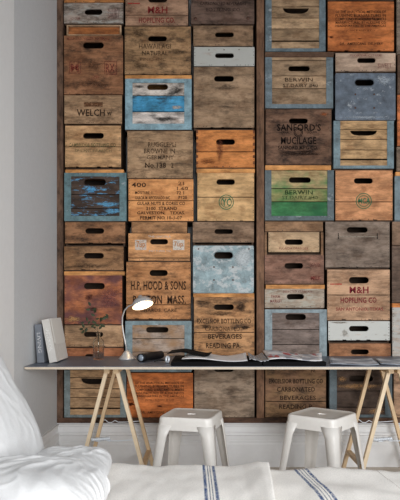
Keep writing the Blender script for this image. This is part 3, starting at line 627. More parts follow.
# trestles
pine = plain('pine_trestle', (230, 208, 176), 0.55, var=0.04, bscale=14)
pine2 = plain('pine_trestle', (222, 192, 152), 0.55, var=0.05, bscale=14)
chrome = plain('bright_steel_wire', (225, 230, 236), 0.4, 0.2)
def trestle(x, label):
    YF, YB, TZ = 3.46, 3.84, DZ - DT
    r = empty('trestle', (x, (YF + YB) / 2, 0), label, 'trestle', 'trestles under the desk')
    yf, yb = YF - (YF + YB) / 2, YB - (YF + YB) / 2
    for s in (-1, 1):
        for y, mt in ((yf, pine), (yb, pine2)):
            bm = bmesh.new(); bar(bm, (s * 0.213, y, 0.0), (s * 0.024, y, TZ - 0.004), 0.021, 0.03); link('leg', bm, mt, r)
        bm = bmesh.new(); bx(bm, s * 0.026 - 0.016, s * 0.026 + 0.016, yf - 0.035, yb + 0.02, TZ - 0.045, TZ, 0.002); link('beam', bm, pine2, r)
        bm = bmesh.new(); bar(bm, (s * 0.179, yf + 0.015, 0.13), (s * 0.179, yb - 0.015, 0.13), 0.022, 0.03); link('lower_rail', bm, pine2, r)
    for y, z in ((yf, 0.29), (yb, 0.325)):
        hx = 0.213 - (0.189 / 0.72) * z; pts = [(-hx + 2 * hx * i / 12, y, z + (0.010 * math.sin(i * 1.9) if i < 6 else 0) - 0.008 * math.sin(math.pi * i / 12)) for i in range(13)]
        bm = bmesh.new(); tube(bm, pts, 0.003, 6)
        if y == yf:
            tube(bm, [(-hx + 0.015 + 0.11 * i / 40, y + 0.006 * math.cos(i * 1.7), z - 0.002 + 0.008 * math.sin(i * 1.7) + 0.0002 * i) for i in range(41)], 0.006, 6)
        link('steel_wire', bm, chrome, r, smooth=True)
    return r
trestle(-0.560, 'pine trestle under the left end of the desk')
trestle(1.085, 'pine trestle under the right end of the desk')

# ---------------------------------------------------------------- stools
def stool_mat(): return plain('cream_powder_coated_steel', (238, 234, 228), 0.38, bump=0.02, bscale=30, var=0.01)
SM = stool_mat()
def rsq(h, r, n=5):
    out = []
    for (sx, sy, a0) in ((1, -1, -90), (1, 1, 0), (-1, 1, 90), (-1, -1, 180)):
        for i in range(n):
            a = math.radians(a0 + 90 * i / (n - 1)); out.append((sx * (h - r) + r * math.cos(a), sy * (h - r) + r * math.sin(a)))
    return out
def stool(x, y, rz, label):
    r = empty('metal_stool', (x, y, 0), label, 'stool', 'metal stools at the desk', rz)
    H = 0.45
    bm = bmesh.new()
    levels = [(0.138, H - 0.003, 0.03), (0.144, H, 0.034), (0.150, H - 0.003, 0.036), (0.153, H - 0.010, 0.037), (0.1545, H - 0.028, 0.037), (0.159, H - 0.072, 0.037)]
    rings = [[bm.verts.new((px_, py_, z)) for px_, py_ in rsq(h, rr)] for h, z, rr in levels]
    for a, b in zip(rings, rings[1:]):
        n = len(a)
        for i in range(n): bm.faces.new((a[i], a[(i + 1) % n], b[(i + 1) % n], b[i]))
    inn = []
    for f_, z in ((0.60, H - 0.0045), (0.0, H - 0.0055), (-1, H - 0.016)):
        row = []
        for v_ in rings[0]:
            a_ = math.atan2(v_.co.y, v_.co.x); k_ = 1 if f_ >= 0 else 0.93
            hx_, hy_ = 0.033 * math.cos(a_) * k_, 0.022 * math.sin(a_) * k_; f2 = max(0, f_)
            row.append(bm.verts.new((hx_ + (v_.co.x - hx_) * f2, hy_ + (v_.co.y - hy_) * f2, z)))
        inn.append(row)
    for a, b in zip([rings[0]] + inn, inn):
        n = len(a)
        for i in range(n): bm.faces.new((a[i], a[(i + 1) % n], b[(i + 1) % n], b[i]))
    o = link('seat', bm, SM, r, smooth=True); m = o.modifiers.new('solid', 'SOLIDIFY'); m.thickness = 0.0022; m.offset = -1
    bv = o.modifiers.new('es', 'EDGE_SPLIT'); bv.split_angle = math.radians(40)
    r.scale = (1, 1, 1)
    for (sx, sy) in ((1, 1), (1, -1), (-1, 1), (-1, -1)):
        bm = bmesh.new(); rows = []
        for t in [0, 0.15, 0.4, 0.7, 1]:
            z = (H - 0.045) * (1 - t); h = 0.1565 + (0.198 - 0.1565) * t + 0.0012; wd = 0.070 - 0.026 * t ** 0.8; rr = 0.036 - 0.018 * t
            if t == 0: wd = 0.085
            pts = [(h - wd, h)]
            for i in range(6):
                a = math.radians(90 - 90 * i / 5); pts.append((h - rr + rr * math.cos(a), h - rr + rr * math.sin(a)))
            pts.append((h, h - wd))
            rows.append([bm.verts.new((sx * p[0], sy * p[1], z)) for p in pts])
        for a, b in zip(rows, rows[1:]):
            for i in range(len(a) - 1): bm.faces.new((a[i], a[i + 1], b[i + 1], b[i]))
        c = Vector((0, 0, 0.2))
        o = link('leg', bm, SM, r, smooth=True); m = o.modifiers.new('solid', 'SOLIDIFY'); m.thickness = 0.0025; m.offset = 0
    for s in (1, -1):
        bm = bmesh.new()
        tube(bm, [(-0.15, -0.15 * s, H - 0.075), (-0.07, -0.07 * s, H - 0.062), (0.07, 0.07 * s, H - 0.062 - 0.004 * s), (0.15, 0.15 * s, H - 0.075)], 0.006, 8)
        link('cross_brace', bm, SM, r, smooth=True)
    return r
stool(-0.095, 3.43, math.radians(-14), 'off-white metal stool, the left one, squarely facing the bed')
stool(0.660, 3.43, math.radians(-38), 'off-white metal stool, the right one, turned with a corner towards the bed')

# ---------------------------------------------------------------- books on the desk
def book(name, label, xl, yf, wth, dep, ht, lean, cover, spine, txt, tc, flap=None):
    r = empty(name, (xl, yf, DZ + 0.0005), label, 'book')
    r.rotation_euler = (0, math.radians(-lean), 0)
    bm = bmesh.new(); t = 0.003
    bx(bm, 0, t, 0, dep, 0, ht); bx(bm, wth - t, wth, 0, dep, 0, ht); bx(bm, t, wth - t, 0, t, 0, ht)
    link('cover', bm, cover, r)
    bm = bmesh.new(); bx(bm, t, wth - t, t, dep - 0.004, 0.002, ht - 0.003); link('page_block', bm, plain('book_paper', (216, 212, 204), 0.8), r)
    me = text_mesh(txt, ht * 0.52, wth * 0.5, 0, 0.01); me.materials.append(tc)
    o = bpy.data.objects.new('spine_lettering', me); COL.objects.link(o); o.parent = r
    o.location = (wth / 2, -0.0008, ht * 0.52); o.rotation_euler = (0, math.radians(90), 0)
    if flap:
        bm = bmesh.new()
        prism(bm, [(0.03, ht * 0.42), (0.05, ht * 0.39), (dep - 0.04, ht * 0.39), (dep - 0.005, ht * 0.43), (dep - 0.005, ht), (0.03, ht)], [], 0, 0.0025)
        bmesh.ops.rotate(bm, matrix=Matrix.Rotation(math.radians(90), 3, 'Z'), verts=bm.verts[:])
        bmesh.ops.translate(bm, vec=(wth + 0.0027, 0, 0), verts=bm.verts[:])
        link('dust_flap', bm, flap, r)
    return r
cov_w = plain('off_white_cloth_cover', (206, 202, 196), 0.8, var=0.02)
cov_g = plain('grey_cover', (112, 116, 124), 0.6, var=0.05)
book('book', 'thin dark grey book leaning against the left wall', -0.984, 3.42, 0.040, 0.20, 0.222, 4.5, cov_g, cov_g, 'LIVING', ink((205, 205, 205), 0.7))
book('book', 'thick off-white book with a flap, leaning beside the grey one', -0.914, 3.42, 0.044, 0.27, 0.252, 10.5, cov_w, cov_w, 'INTERIOR', ink((232, 230, 226), 0.9), plain('pale_flap', (214, 211, 205), 0.8))

# ---------------------------------------------------------------- glass bottle with sprigs
glass, nt, b = newmat('clear_glass'); b.inputs['Base Color'].default_value = (0.93, 0.97, 0.96, 1); b.inputs['Roughness'].default_value = 0.02; b.inputs['Transmission Weight'].default_value = 1.0; b.inputs['IOR'].default_value = 1.18; b.inputs['Alpha'].default_value = 0.55
VX, VY = X_(98.5, 3.63), 3.63
v = empty('glass_bottle', (VX, VY, DZ + 0.0005), 'clear glass bottle used as a vase on the desk', 'bottle')
bm = bmesh.new()
outer = [(0, 0), (0.030, 0), (0.0335, 0.004), (0.0335, 0.105), (0.031, 0.118), (0.020, 0.132), (0.0125, 0.142), (0.0118, 0.158), (0.0150, 0.160), (0.0150, 0.166)]
inner = [(0.0120, 0.166), (0.0095, 0.158), (0.0100, 0.143), (0.017, 0.131), (0.028, 0.117), (0.031, 0.104), (0.031, 0.009), (0, 0.007)]
lathe(bm, outer + inner); link('glass_body', bm, glass, v, smooth=True)
leafm = plain('dark_green_leaf', (46, 56, 30), 0.6, var=0.25, bscale=30); stemm = plain('brown_stem', (70, 56, 36), 0.7)
sp = empty('plant_sprigs', (VX, VY, DZ + 0.012), 'thin green leafy sprigs standing in the glass bottle', 'plant')
def sprig(pts, leaves):
    P = [Vector((X_(p[0], VY + p[2]) - VX, p[2], Z_(p[1], VY + p[2]) - DZ - 0.012)) for p in pts]
    Q = []
    for i in range(len(P) - 1):
        a, b_, c_, d_ = P[max(i - 1, 0)], P[i], P[i + 1], P[min(i + 2, len(P) - 1)]
        for k in range(5):
            t = k / 5; Q.append(0.5 * ((2 * b_) + (-a + c_) * t + (2 * a - 5 * b_ + 4 * c_ - d_) * t * t + (-a + 3 * b_ - 3 * c_ + d_) * t ** 3))
    Q.append(P[-1]); bm = bmesh.new(); tube(bm, Q, 0.001, 5, radii=[0.0014 - 0.0008 * i / len(Q) for i in range(len(Q))])
    st = link('stem', bm, stemm, sp, smooth=True)
    bm = bmesh.new(); rr = random.Random(len(leaves) * 13 + int(pts[-1][0]))
    for (lx, ly, ang, ln) in leaves:
        base = Vector((X_(lx, VY) - VX, rr.uniform(-0.02, 0.02), Z_(ly, VY) - DZ - 0.012)); L = ln / 163.0
        near = min(Q, key=lambda q: (q - base).length)
        tube(bm, [near, (near + base) / 2 + Vector((0, 0, -0.002)), base], 0.0005, 4)
        a = math.radians(ang); d = Vector((math.cos(a), rr.uniform(-0.5, 0.5), math.sin(a))).normalized()
        s = d.cross(Vector((0.3 * rr.uniform(-1, 1), -1, 0.3))).normalized(); n_ = d.cross(s)
        W = L * 0.26; pr = [(0, 0), (0.25, 0.8), (0.5, 1), (0.75, 0.75), (1, 0)]
        mid = [bm.verts.new(base + d * L * u + n_ * (-0.12 * L * u * u)) for u, _ in pr]
        for sg in (1, -1):
            e = [mid[0]] + [bm.verts.new(base + d * L * u + s * sg * W * q + n_ * (0.10 * L * q - 0.12 * L * u * u)) for u, q in pr[1:-1]] + [mid[-1]]
            for i in range(4):
                f = [mid[i], mid[i + 1], e[i + 1], e[i]]; f = [g for j, g in enumerate(f) if g not in f[:j]]
                if len(f) > 2: bm.faces.new(f)
    o = link('leaves', bm, leafm, st); m = o.modifiers.new('s', 'SOLIDIFY'); m.thickness = 0.0004
sprig([(98.5, 357, 0), (98.3, 340, 0), (97.6, 330, 0), (95, 316, 0.01), (91, 306, 0.01)], [(95, 316, 150, 5), (92.5, 310, 20, 5), (91, 306, 120, 5), (90, 309, 190, 5), (94, 313, 60, 4.5), (96, 319, 10, 4), (97, 323, 160, 5)])
sprig([(98.5, 357, 0), (98.6, 338, 0), (99, 330, -0.01), (101, 320, -0.02), (106, 314, -0.02)], [(99.5, 326, 160, 5), (100.5, 322, 70, 6), (101.5, 319, 20, 6), (104, 316, 330, 5), (106, 314, 320, 4), (98.5, 329, 40, 5), (100, 324, 330, 6)])
sprig([(98.4, 357, 0), (98.2, 340, 0.0), (97, 331, 0.0), (91, 327, 0.01), (84, 328.5, 0.02)], [(84, 328.5, 190, 5), (84.5, 328, 110, 5), (86.5, 327.5, 250, 5.5), (91, 327, 30, 4.5), (92.5, 327, 340, 4), (84, 330, 230, 5)])
sprig([(98.6, 357, 0), (98.5, 338, 0.01), (96.8, 328, 0.02), (89, 321, 0.02), (84, 322, 0.02)], [(84, 322, 200, 4), (87, 321.4, 100, 4.5), (90, 321, 240, 4), (92, 323, 60, 4)])

# ---------------------------------------------------------------- desk lamp
steel = plain('brushed_steel', (206, 206, 206), 0.42, 0.55, bump=0.05, bscale=80)
LY = 3.66; LXp = X_(127, LY)
lamp = empty('desk_lamp', (LXp, LY, DZ + 0.0005), 'small silver gooseneck desk lamp, switched on', 'lamp')
bm = bmesh.new(); lathe(bm, [(0, 0), (0.052, 0), (0.053, 0.005), (0.047, 0.011), (0.034, 0.024), (0.023, 0.040), (0.013, 0.052), (0, 0.054)]); link('lamp_base', bm, steel, lamp, smooth=True)
def LP(x, y, dy=0): return Vector((X_(x, LY + dy) - LXp, dy, Z_(y, LY + dy) - DZ))
neck = [LP(127, 352), LP(125.4, 343), LP(123.6, 334), LP(122.2, 325), LP(122.4, 317, -0.01), LP(124.6, 310.5, -0.02), LP(128.4, 306.4, -0.03), LP(132.5, 304.8, -0.04), LP(135.5, 303.6, -0.05)]
bm = bmesh.new(); tube(bm, neck, 0.0042, 10); link('gooseneck', bm, steel, lamp, smooth=True)
ax = Vector((0.29, -0.34, -0.90)).normalized()      # where the shade opens to
c0 = LP(142.8, 305.6, -0.06)                        # centre of the opening
rot = ax.to_track_quat('-Z', 'Y').to_matrix().to_4x4()
Mx = Matrix.Translation(c0) @ rot
bm = bmesh.new()
lathe(bm, [(0.066, 0.0), (0.0655, 0.006), (0.058, 0.026), (0.040, 0.044), (0.020, 0.052), (0.013, 0.056), (0.012, 0.066), (0, 0.067)], 32, Mx)
o = link('lamp_shade', bm, steel, lamp, smooth=True); m = o.modifiers.new('s', 'SOLIDIFY'); m.thickness = 0.0015
white_in = plain('white_reflector', (238, 234, 226), 0.5)
bm = bmesh.new(); lathe(bm, [(0.0635, 0.001), (0.056, 0.024), (0.038, 0.0415), (0.018, 0.048)], 32, Mx); link('reflector', bm, white_in, lamp, smooth=True)
em, nt, b = newmat('lit_bulb'); b.inputs['Emission Color'].default_value = (1.0, 0.84, 0.62, 1); b.inputs['Emission Strength'].default_value = 2.5
bm = bmesh.new(); lathe(bm, [(0, 0.006), (0.014, 0.009), (0.020, 0.020), (0.016, 0.032), (0.009, 0.042), (0, 0.043)], 20, Mx); link('bulb', bm, em, lamp, smooth=True)
pl = bpy.data.lights.new('bulb_light', 'POINT'); pl.energy = 0.55; pl.color = (1.0, 0.72, 0.42); pl.shadow_soft_size = 0.02
po = bpy.data.objects.new('bulb_light', pl); COL.objects.link(po); po.parent = lamp; po.location = c0 + ax * 0.012

# ---------------------------------------------------------------- torch, clip, magazines
blackp = plain('matt_black_plastic', (18, 18, 20), 0.5, spec=0.25)
a = Vector((X_(140.5, 3.47), 3.47, DZ + 0.0255)); b_ = Vector((X_(161, 3.70), 3.70, DZ + 0.0255)); L = (b_ - a).length
Mt = (b_ - a).to_track_quat('Z', 'Y').to_matrix().to_4x4()
t = empty('torch', (a.x, a.y, a.z - 0.0255), 'black cylindrical torch lying on the desk beside the lamp', 'torch')
Mt2 = Matrix.Translation((0, 0, 0.0255)) @ Mt
bm = bmesh.new(); lathe(bm, [(0.019, 0.004), (0.0205, 0), (0.025, 0.0), (0.025, 0.04), (0.0235, 0.046), (0.0235, L * 0.6), (0.024, L * 0.62), (0.024, L - 0.003), (0.021, L), (0, L)], 28, Mt2); link('barrel', bm, blackp, t, smooth=True)
bm = bmesh.new(); lathe(bm, [(0, 0.006), (0.019, 0.006), (0.019, 0.003), (0, 0.002)], 24, Mt2); link('lens', bm, plain('grey_lens', (150, 160, 172), 0.25, 0.1), t, smooth=True)
bm = bmesh.new(); tube(bm, [(X_(154, 3.45) , 3.45, DZ + 0.006), (X_(158, 3.46), 3.47, DZ + 0.012), (X_(163, 3.46), 3.46, DZ + 0.013), (X_(167, 3.44), 3.44, DZ + 0.010)], 0.004, 8)
tag(link('black_pen', bm, blackp, smooth=True), 'short black pen lying between the torch and the silver ring', 'pen')
bm = bmesh.new(); Yc = 3.40
pr = [(0.019, -0.006), (0.022, -0.006), (0.022, 0.006), (0.019, 0.006), (0.019, -0.006)]
lathe(bm, pr, 28, Matrix.Translation((X_(167.5, Yc), Yc, DZ + 0.0225)) @ Matrix.Rotation(math.radians(70), 4, 'Z') @ Matrix.Rotation(math.radians(90), 4, 'X'))
tag(link('metal_ring', bm, chrome, smooth=True), 'narrow silver ring standing on edge at the left end of the black magazine', 'ring')

def page_mat(name, kind):
    m, nt, b = newmat(name); b.inputs['Roughness'].default_value = 0.45
    tc = nt.nodes.new('ShaderNodeTexCoord'); v_ = tc.outputs['Object']
    if kind == 'zig':
        w_ = nt.nodes.new('ShaderNodeTexWave'); w_.wave_type = 'BANDS'; w_.bands_direction = 'DIAGONAL'; w_.inputs['Scale'].default_value = 28; w_.inputs['Distortion'].default_value = 2
        nt.links.new(v_, w_.inputs['Vector']); nt.links.new(ramp(nt, w_.outputs['Fac'], rgba((30, 30, 34)), rgba((205, 206, 210)), 0.45, 0.55), b.inputs['Base Color'])
    elif kind == 'photo':
        f = noise_node(nt, v_, (14, 6, 1), (2, 0, 0), 2, 0.4)
        col = ramp(nt, f, rgba((236, 234, 234)), rgba((176, 178, 186)), 0.5, 0.56)
        g = noise_node(nt, v_, (17, 5, 1), (9, 3, 0), 2, 0.4); col = mixc(nt, ramp(nt, g, (0, 0, 0, 1), (1, 1, 1, 1), 0.60, 0.63), col, rgba((186, 52, 50)))
        g = noise_node(nt, v_, (13, 9, 1), (4, 7, 0), 3, 0.5); col = mixc(nt, ramp(nt, g, (1, 1, 1, 1), (0, 0, 0, 1), 0.36, 0.40), col, rgba((60, 64, 74)))
        nt.links.new(col, b.inputs['Base Color'])
    elif kind == 'text':
        f = noise_node(nt, v_, (30, 150, 1), (0, 0, 0), 2, 0.5)
        nt.links.new(ramp(nt, f, rgba((236, 234, 234)), rgba((214, 212, 214)), 0.45, 0.6), b.inputs['Base Color'])
    else:
        f = noise_node(nt, v_, (7, 7, 1), (0, 0, 0), 3, 0.5)
        nt.links.new(ramp(nt, f, rgba((130, 138, 150)), rgba((204, 208, 214)), 0.45, 0.6), b.inputs['Base Color'])
    return m
def magazine(name, label, xa, xb, ya, yb, z, th, cover, page, curls=0.008, rz=0, cat='magazine', grp='magazines spread on the desk'):
    """open magazine: cover slab, two swelling page halves"""
    cxm, cym = (xa + xb) / 2, (ya + yb) / 2
    r = empty(name, (cxm, cym, z), label, cat, grp, rz); hw, hh = (xb - xa) / 2, (yb - ya) / 2
    bm = bmesh.new(); bx(bm, -hw, hw, -hh, hh, 0, th, 0.0008); link('cover', bm, cover, r)
    for s in (-1, 1):
        bm = bmesh.new(); n = 10; g = []
        for i in range(n + 1):
            u = i / n; zz = th + 0.0015 + curls * math.sin(math.pi * min(1, u * 1.15) ** 0.6) * (1 - 0.5 * u)
            g.append([bm.verts.new((s * u * (hw - 0.004), yy, zz + (0.002 * math.sin(u * 9 + k))) ) for k, yy in enumerate((-hh + 0.004, 0, hh - 0.004))])
        bot = [[bm.verts.new((q.co.x, q.co.y, th)) for q in row] for row in g]
        for i in range(n):
            for k in range(2):
                bm.faces.new((g[i][k], g[i + 1][k], g[i + 1][k + 1], g[i][k + 1]))
            for k in (0, 2): bm.faces.new((g[i][k], g[i + 1][k], bot[i + 1][k], bot[i][k]))
        for i in (0, n):
            for k in range(2): bm.faces.new((g[i][k], g[i][k + 1], bot[i][k + 1], bot[i][k]))
        link('pages', bm, page, r, smooth=True)
    return r
black_cover = plain('black_cover', (14, 14, 16), 0.8, spec=0.12)
def portfolio(label, xa, xb, y0, y1, z, th):
    """thick soft black folder with a rounded spine towards the room"""
    r = empty('portfolio', ((xa + xb) / 2, (y0 + y1) / 2, z), label, 'portfolio', 'black portfolios under the magazines'); hw, hh = (xb - xa) / 2, (y1 - y0) / 2
    bm = bmesh.new(); bx(bm, -hw, hw, -hh, hh, 0, 0.003, 0.001); bx(bm, -hw, hw, -hh, hh, th - 0.003, th, 0.001); bx(bm, -hw, hw, -hh, -hh + 0.003, 0.003, th - 0.003); link('cover', bm, black_cover, r)
    bm = bmesh.new(); bx(bm, -hw + 0.004, hw - 0.004, -hh + 0.004, hh - 0.004, 0.003, th - 0.003); link('page_block', bm, plain('dark_page_block', (52, 52, 56), 0.8), r)
def sheet(name, label, pts, z0, lift, mat, ph=0, grp='loose printed sheets on the desk'):
    """gently rolling sheet stack over a four-cornered outline (world x, y)"""
    a, b, c, d = [Vector(p) for p in pts]; o_ = (a + b + c + d) / 4; bm = bmesh.new(); n = 14; g = []
    for i in range(n + 1):
        row = []
        for j in range(n + 1):
            u, v_ = i / n, j / n; p = (a * (1 - u) + b * u) * (1 - v_) + (d * (1 - u) + c * u) * v_
            z = 0.003 + lift * (0.5 + 0.5 * math.sin(u * 5.2 + ph + v_ * 0.8)) * (0.55 + 0.45 * v_)
            row.append(bm.verts.new((p.x - o_.x, p.y - o_.y, z)))
        g.append(row)
    for i in range(n):
        for j in range(n): bm.faces.new((g[i][j], g[i + 1][j], g[i + 1][j + 1], g[i][j + 1]))
    o = link(name, bm, mat, None, (o_.x, o_.y, z0), smooth=True); m = o.modifiers.new('s', 'SOLIDIFY'); m.thickness = 0.003; m.offset = -1
    return tag(o, label, name.split('_')[-1], grp)
PT = 0.022
portfolio('thick black portfolio at the desk edge, under the white pages beside the silver ring', X_(171, 3.25), X_(262, 3.25), 3.245, 3.68, DZ + 0.0005, PT)
portfolio('thick black portfolio under the red and white picture magazine', X_(263, 3.25), X_(326, 3.25), 3.245, 3.72, DZ + 0.0005, PT)
ZP = DZ + PT + 0.001
white_pages = sheet('open_magazine', 'open magazine with white pages under a curling black cover', [(X_(182, 3.3), 3.262), (X_(247, 3.3), 3.262), (X_(246, 3.6), 3.62), (X_(190, 3.6), 3.62)], ZP, 0.030, page_mat('page_text', 'text'), 0.6)
bm = bmesh.new(); n = 20; g = []
for i in range(n + 1):
    u = i / n; x = X_(168 + 42 * u, 3.34) - white_pages.location.x
    z = 0.040 + 0.010 * math.sin(min(1, u * 1.6) * 2.2) - 0.030 * max(0, u - 0.35) / 0.65 + (0.10 * (u - 0.88) if u > 0.88 else 0)
    g.append([bm.verts.new((x - 0.006, -0.10, z - 0.002)), bm.verts.new((x + 0.004, -0.03, z + 0.003)), bm.verts.new((x + 0.012, 0.06, z + 0.006))])
for i in range(n):
    for k in range(2): bm.faces.new((g[i][k], g[i + 1][k], g[i + 1][k + 1], g[i][k + 1]))
o = link('curled_cover', bm, black_cover, white_pages, smooth=True); m = o.modifiers.new('s', 'SOLIDIFY'); m.thickness = 0.0025
sheet('patterned_sheet', 'black and grey zigzag-patterned sheet lying between the two picture magazines', [(X_(249, 3.3), 3.27), (X_(268, 3.3), 3.262), (X_(262, 3.6), 3.62), (X_(248, 3.6), 3.62)], ZP, 0.022, page_mat('page_zigzag', 'zig'), 1.2)
sheet('open_magazine', 'open magazine with red and white picture pages lying on a black portfolio', [(X_(268, 3.3), 3.258), (X_(321, 3.3), 3.262), (X_(324, 3.6), 3.68), (X_(264, 3.6), 3.68)], ZP, 0.026, page_mat('page_photo', 'photo'), 0.2)
sheet('open_magazine', 'open grey-blue magazine lying flat just right of the black portfolios', [(X_(329, 3.3), 3.28), (X_(378, 3.3), 3.28), (X_(372, 3.6), 3.62), (X_(330, 3.6), 3.62)], DZ + 0.001, 0.012, page_mat('page_grey', 'grey'), 0.9)
sheet('open_magazine', 'pale grey magazine at the right end of the desk, cut by the picture edge', [(X_(381, 3.3), 3.30), (X_(432, 3.3), 3.30), (X_(428, 3.6), 3.64), (X_(377, 3.6), 3.64)], DZ + 0.001, 0.010, page_mat('page_pale', 'grey'), 2.2)

# ---------------------------------------------------------------- bed
linen_w = plain('white_cotton', (212, 212, 212), 0.9, bump=0.15, bscale=220, var=0.01)
sheet_m = plain('cool_white_cotton_sheet', (226, 230, 238), 0.9, bump=0.1, bscale=220)
BZ = 0.52; BX0, BX1, BY0, BY1 = LX + 0.03, 1.16, 0.55, 1.93
bed = empty('bed', ((BX0 + BX1) / 2, (BY0 + BY1) / 2, 0), 'low bed in the foreground under white linen', 'bed')
hx, hy = (BX1 - BX0) / 2, (BY1 - BY0) / 2
bm = bmesh.new(); bx(bm, -hx, hx, -hy, hy, 0.24, BZ, 0.04); link('mattress', bm, sheet_m, bed, smooth=False)
bm = bmesh.new(); bx(bm, -hx + 0.01, hx - 0.01, -hy + 0.01, hy - 0.01, 0.10, 0.24, 0.01); link('bed_base', bm, plain('bed_base_fabric', (150, 146, 140), 0.9), bed)
for sx in (-1, 1):
    for sy in (-1, 1):
        bm = bmesh.new(); bx(bm, sx * (hx - 0.08) - 0.03, sx * (hx - 0.08) + 0.03, sy * (hy - 0.08) - 0.03, sy * (hy - 0.08) + 0.03, 0, 0.10); link('leg', bm, pine2, bed)

def blanket_mat(name, bands, ang, base=(246, 242, 236)):
    """linen with woven blue stripes at distances along a direction"""
    m, nt, b = newmat(name); tc = nt.nodes.new('ShaderNodeTexCoord')
    sep = nt.nodes.new('ShaderNodeVectorRotate'); sep.rotation_type = 'Z_AXIS'; sep.inputs['Angle'].default_value = ang
    nt.links.new(tc.outputs['Object'], sep.inputs['Vector'])
    sx = nt.nodes.new('ShaderNodeSeparateXYZ'); nt.links.new(sep.outputs[0], sx.inputs[0])
    wv = noise_node(nt, tc.outputs['Object'], (240, 240, 240), (0, 0, 0), 3, 0.6)
    col = ramp(nt, wv, rgba([q * 0.96 for q in base]), rgba([min(255, q * 1.03) for q in base]))
    wob = noise_node(nt, tc.outputs['Object'], (160, 160, 160), (3, 0, 0), 2, 0.5)
    for (pos, hwid, c) in bands:
        s_ = nt.nodes.new('ShaderNodeMath'); s_.operation = 'SUBTRACT'; nt.links.new(sx.outputs[0], s_.inputs[0]); s_.inputs[1].default_value = pos
        ab = nt.nodes.new('ShaderNodeMath'); ab.operation = 'ABSOLUTE'; nt.links.new(s_.outputs[0], ab.inputs[0])
        mr = nt.nodes.new('ShaderNodeMapRange'); mr.inputs['From Min'].default_value = hwid * 0.8; mr.inputs['From Max'].default_value = hwid * 1.3; mr.inputs['To Min'].default_value = 1; mr.inputs['To Max'].default_value = 0
        nt.links.new(ab.outputs[0], mr.inputs['Value'])
        mu = nt.nodes.new('ShaderNodeMath'); mu.operation = 'MULTIPLY'; nt.links.new(mr.outputs[0], mu.inputs[0])
        rr = nt.nodes.new('ShaderNodeMapRange'); rr.inputs['From Min'].default_value = 0.3; rr.inputs['From Max'].default_value = 0.55; rr.inputs['To Min'].default_value = 0.35; rr.inputs['To Max'].default_value = 1; nt.links.new(wob, rr.inputs['Value'])
        nt.links.new(rr.outputs[0], mu.inputs[1])
        col = mixc(nt, mu.outputs[0], col, rgba(c))
    nt.links.new(col, b.inputs['Base Color']); b.inputs['Roughness'].default_value = 0.95; b.inputs['Specular IOR Level'].default_value = 0.1
    bp = nt.nodes.new('ShaderNodeBump'); bp.inputs['Strength'].default_value = 0.25; bp.inputs['Distance'].default_value = 0.002
    nt.links.new(wv, bp.inputs['Height']); nt.links.new(bp.outputs[0], b.inputs['Normal'])
    return m
def cloth(name, x0, x1, y0, y1, hfun, mat, parent=None, nx=120, ny=70, th=0.008, drop=0.25, edge_x=None, org=(0, 0, 0)):
    bm = bmesh.new(); g = []
    for i in range(nx + 1):
        row = []
        for j in range(ny + 1):
            x = x0 + (x1 - x0) * i / nx; y = y0 + (y1 - y0) * j / ny
            xe = edge_x(y) if edge_x else None
            if xe is not None: x = x0 + (xe - x0) * i / nx
            z = hfun(x, y)
            R = 0.07; over = y - (BY1 - 0.05)          # roll over the far side of the mattress and hang
            if over > 0:
                if over < R * 1.57: a_ = over / R; y = BY1 - 0.05 + R * math.sin(a_); z -= R * (1 - math.cos(a_))
                else: z -= R + (over - R * 1.57); y = BY1 - 0.05 + R + 0.006 * math.sin(x * 30)
            row.append(bm.verts.new((x - org[0], y - org[1], z - org[2])))
        g.append(row)
    for i in range(nx):
        for j in range(ny): bm.faces.new((g[i][j], g[i + 1][j], g[i + 1][j + 1], g[i][j + 1]))
    o = link(name, bm, mat, parent, smooth=True, loc=org if parent is None else None)
    m = o.modifiers.new('s', 'SOLIDIFY'); m.thickness = th; m.offset = 1
    return o
BLUE = (62, 88, 132)
def hb(x, y):
    return BZ + 0.018 + 0.010 * noise.noise(Vector((x * 3.1, y * 4, 1))) + 0.006 * noise.noise(Vector((x * 9, y * 7, 5))) + 0.003 * noise.noise(Vector((x * 24, y * 15, 2))) + 0.012 * math.exp(-((x - 0.40) / 0.14) ** 2)
ZBL = BZ + 0.03
blk = cloth('blanket', -0.40, BX1 + 0.03, BY0, BY1 + 0.30, hb, None)
blk.data.materials.clear()
blk.data.materials.append(blanket_mat('natural_linen_with_blue_stripes', [(0, 1, BLUE)], 0))
tag(blk, 'off-white linen blanket with woven blue stripes spread over the bed', 'blanket')
BLK_OBJ = blk
# upper folded layer of the same blanket, ending in a soft fold
def hb2(x, y):
    xe = X_(266, 1.85) + 0.0
    k = max(0.0, 1 - abs((x - (xe - 0.02)) / 0.05)) 
    return hb(x, y) + 0.016 + 0.010 * k + 0.004 * noise.noise(Vector((x * 7, y * 3, 9)))
def ex(y): return X_(268, 1.9) + (X_(273, 1.6) - X_(268, 1.9)) * (1.9 - y) / 0.3
fold = cloth('folded_layer', -0.36, 0.2, BY0, BY1 + 0.26, hb2, None, parent=blk, nx=90, th=0.012, edge_x=ex)
fold.data.materials.clear()
def stripe_line(xt, yt, xb, yb, z):
    """two picture points on the bed surface -> angle and offset of a straight stripe"""
    def P(x, y): Y = F * (CAMZ - z) / (y - HY); return Vector((X_(x, Y), Y))
    a, b = P(xt, yt), P(xb, yb); return a, b
def bands(l, z):
    out = []; ang = None
    for (xt, xb, hw_, c) in l:
        a, b = stripe_line(xt, 467, xb, 500, z); d = (a - b).normalized()
        if ang is None: ang = math.atan2(d.x, d.y)          # rotate so that the stripe runs along local y
        ca, sa = math.cos(ang), math.sin(ang)
        m_ = (a + b) / 2; out.append((m_.x * ca - m_.y * sa, hw_, c))
    return out, ang
zt_ = BZ + 0.05
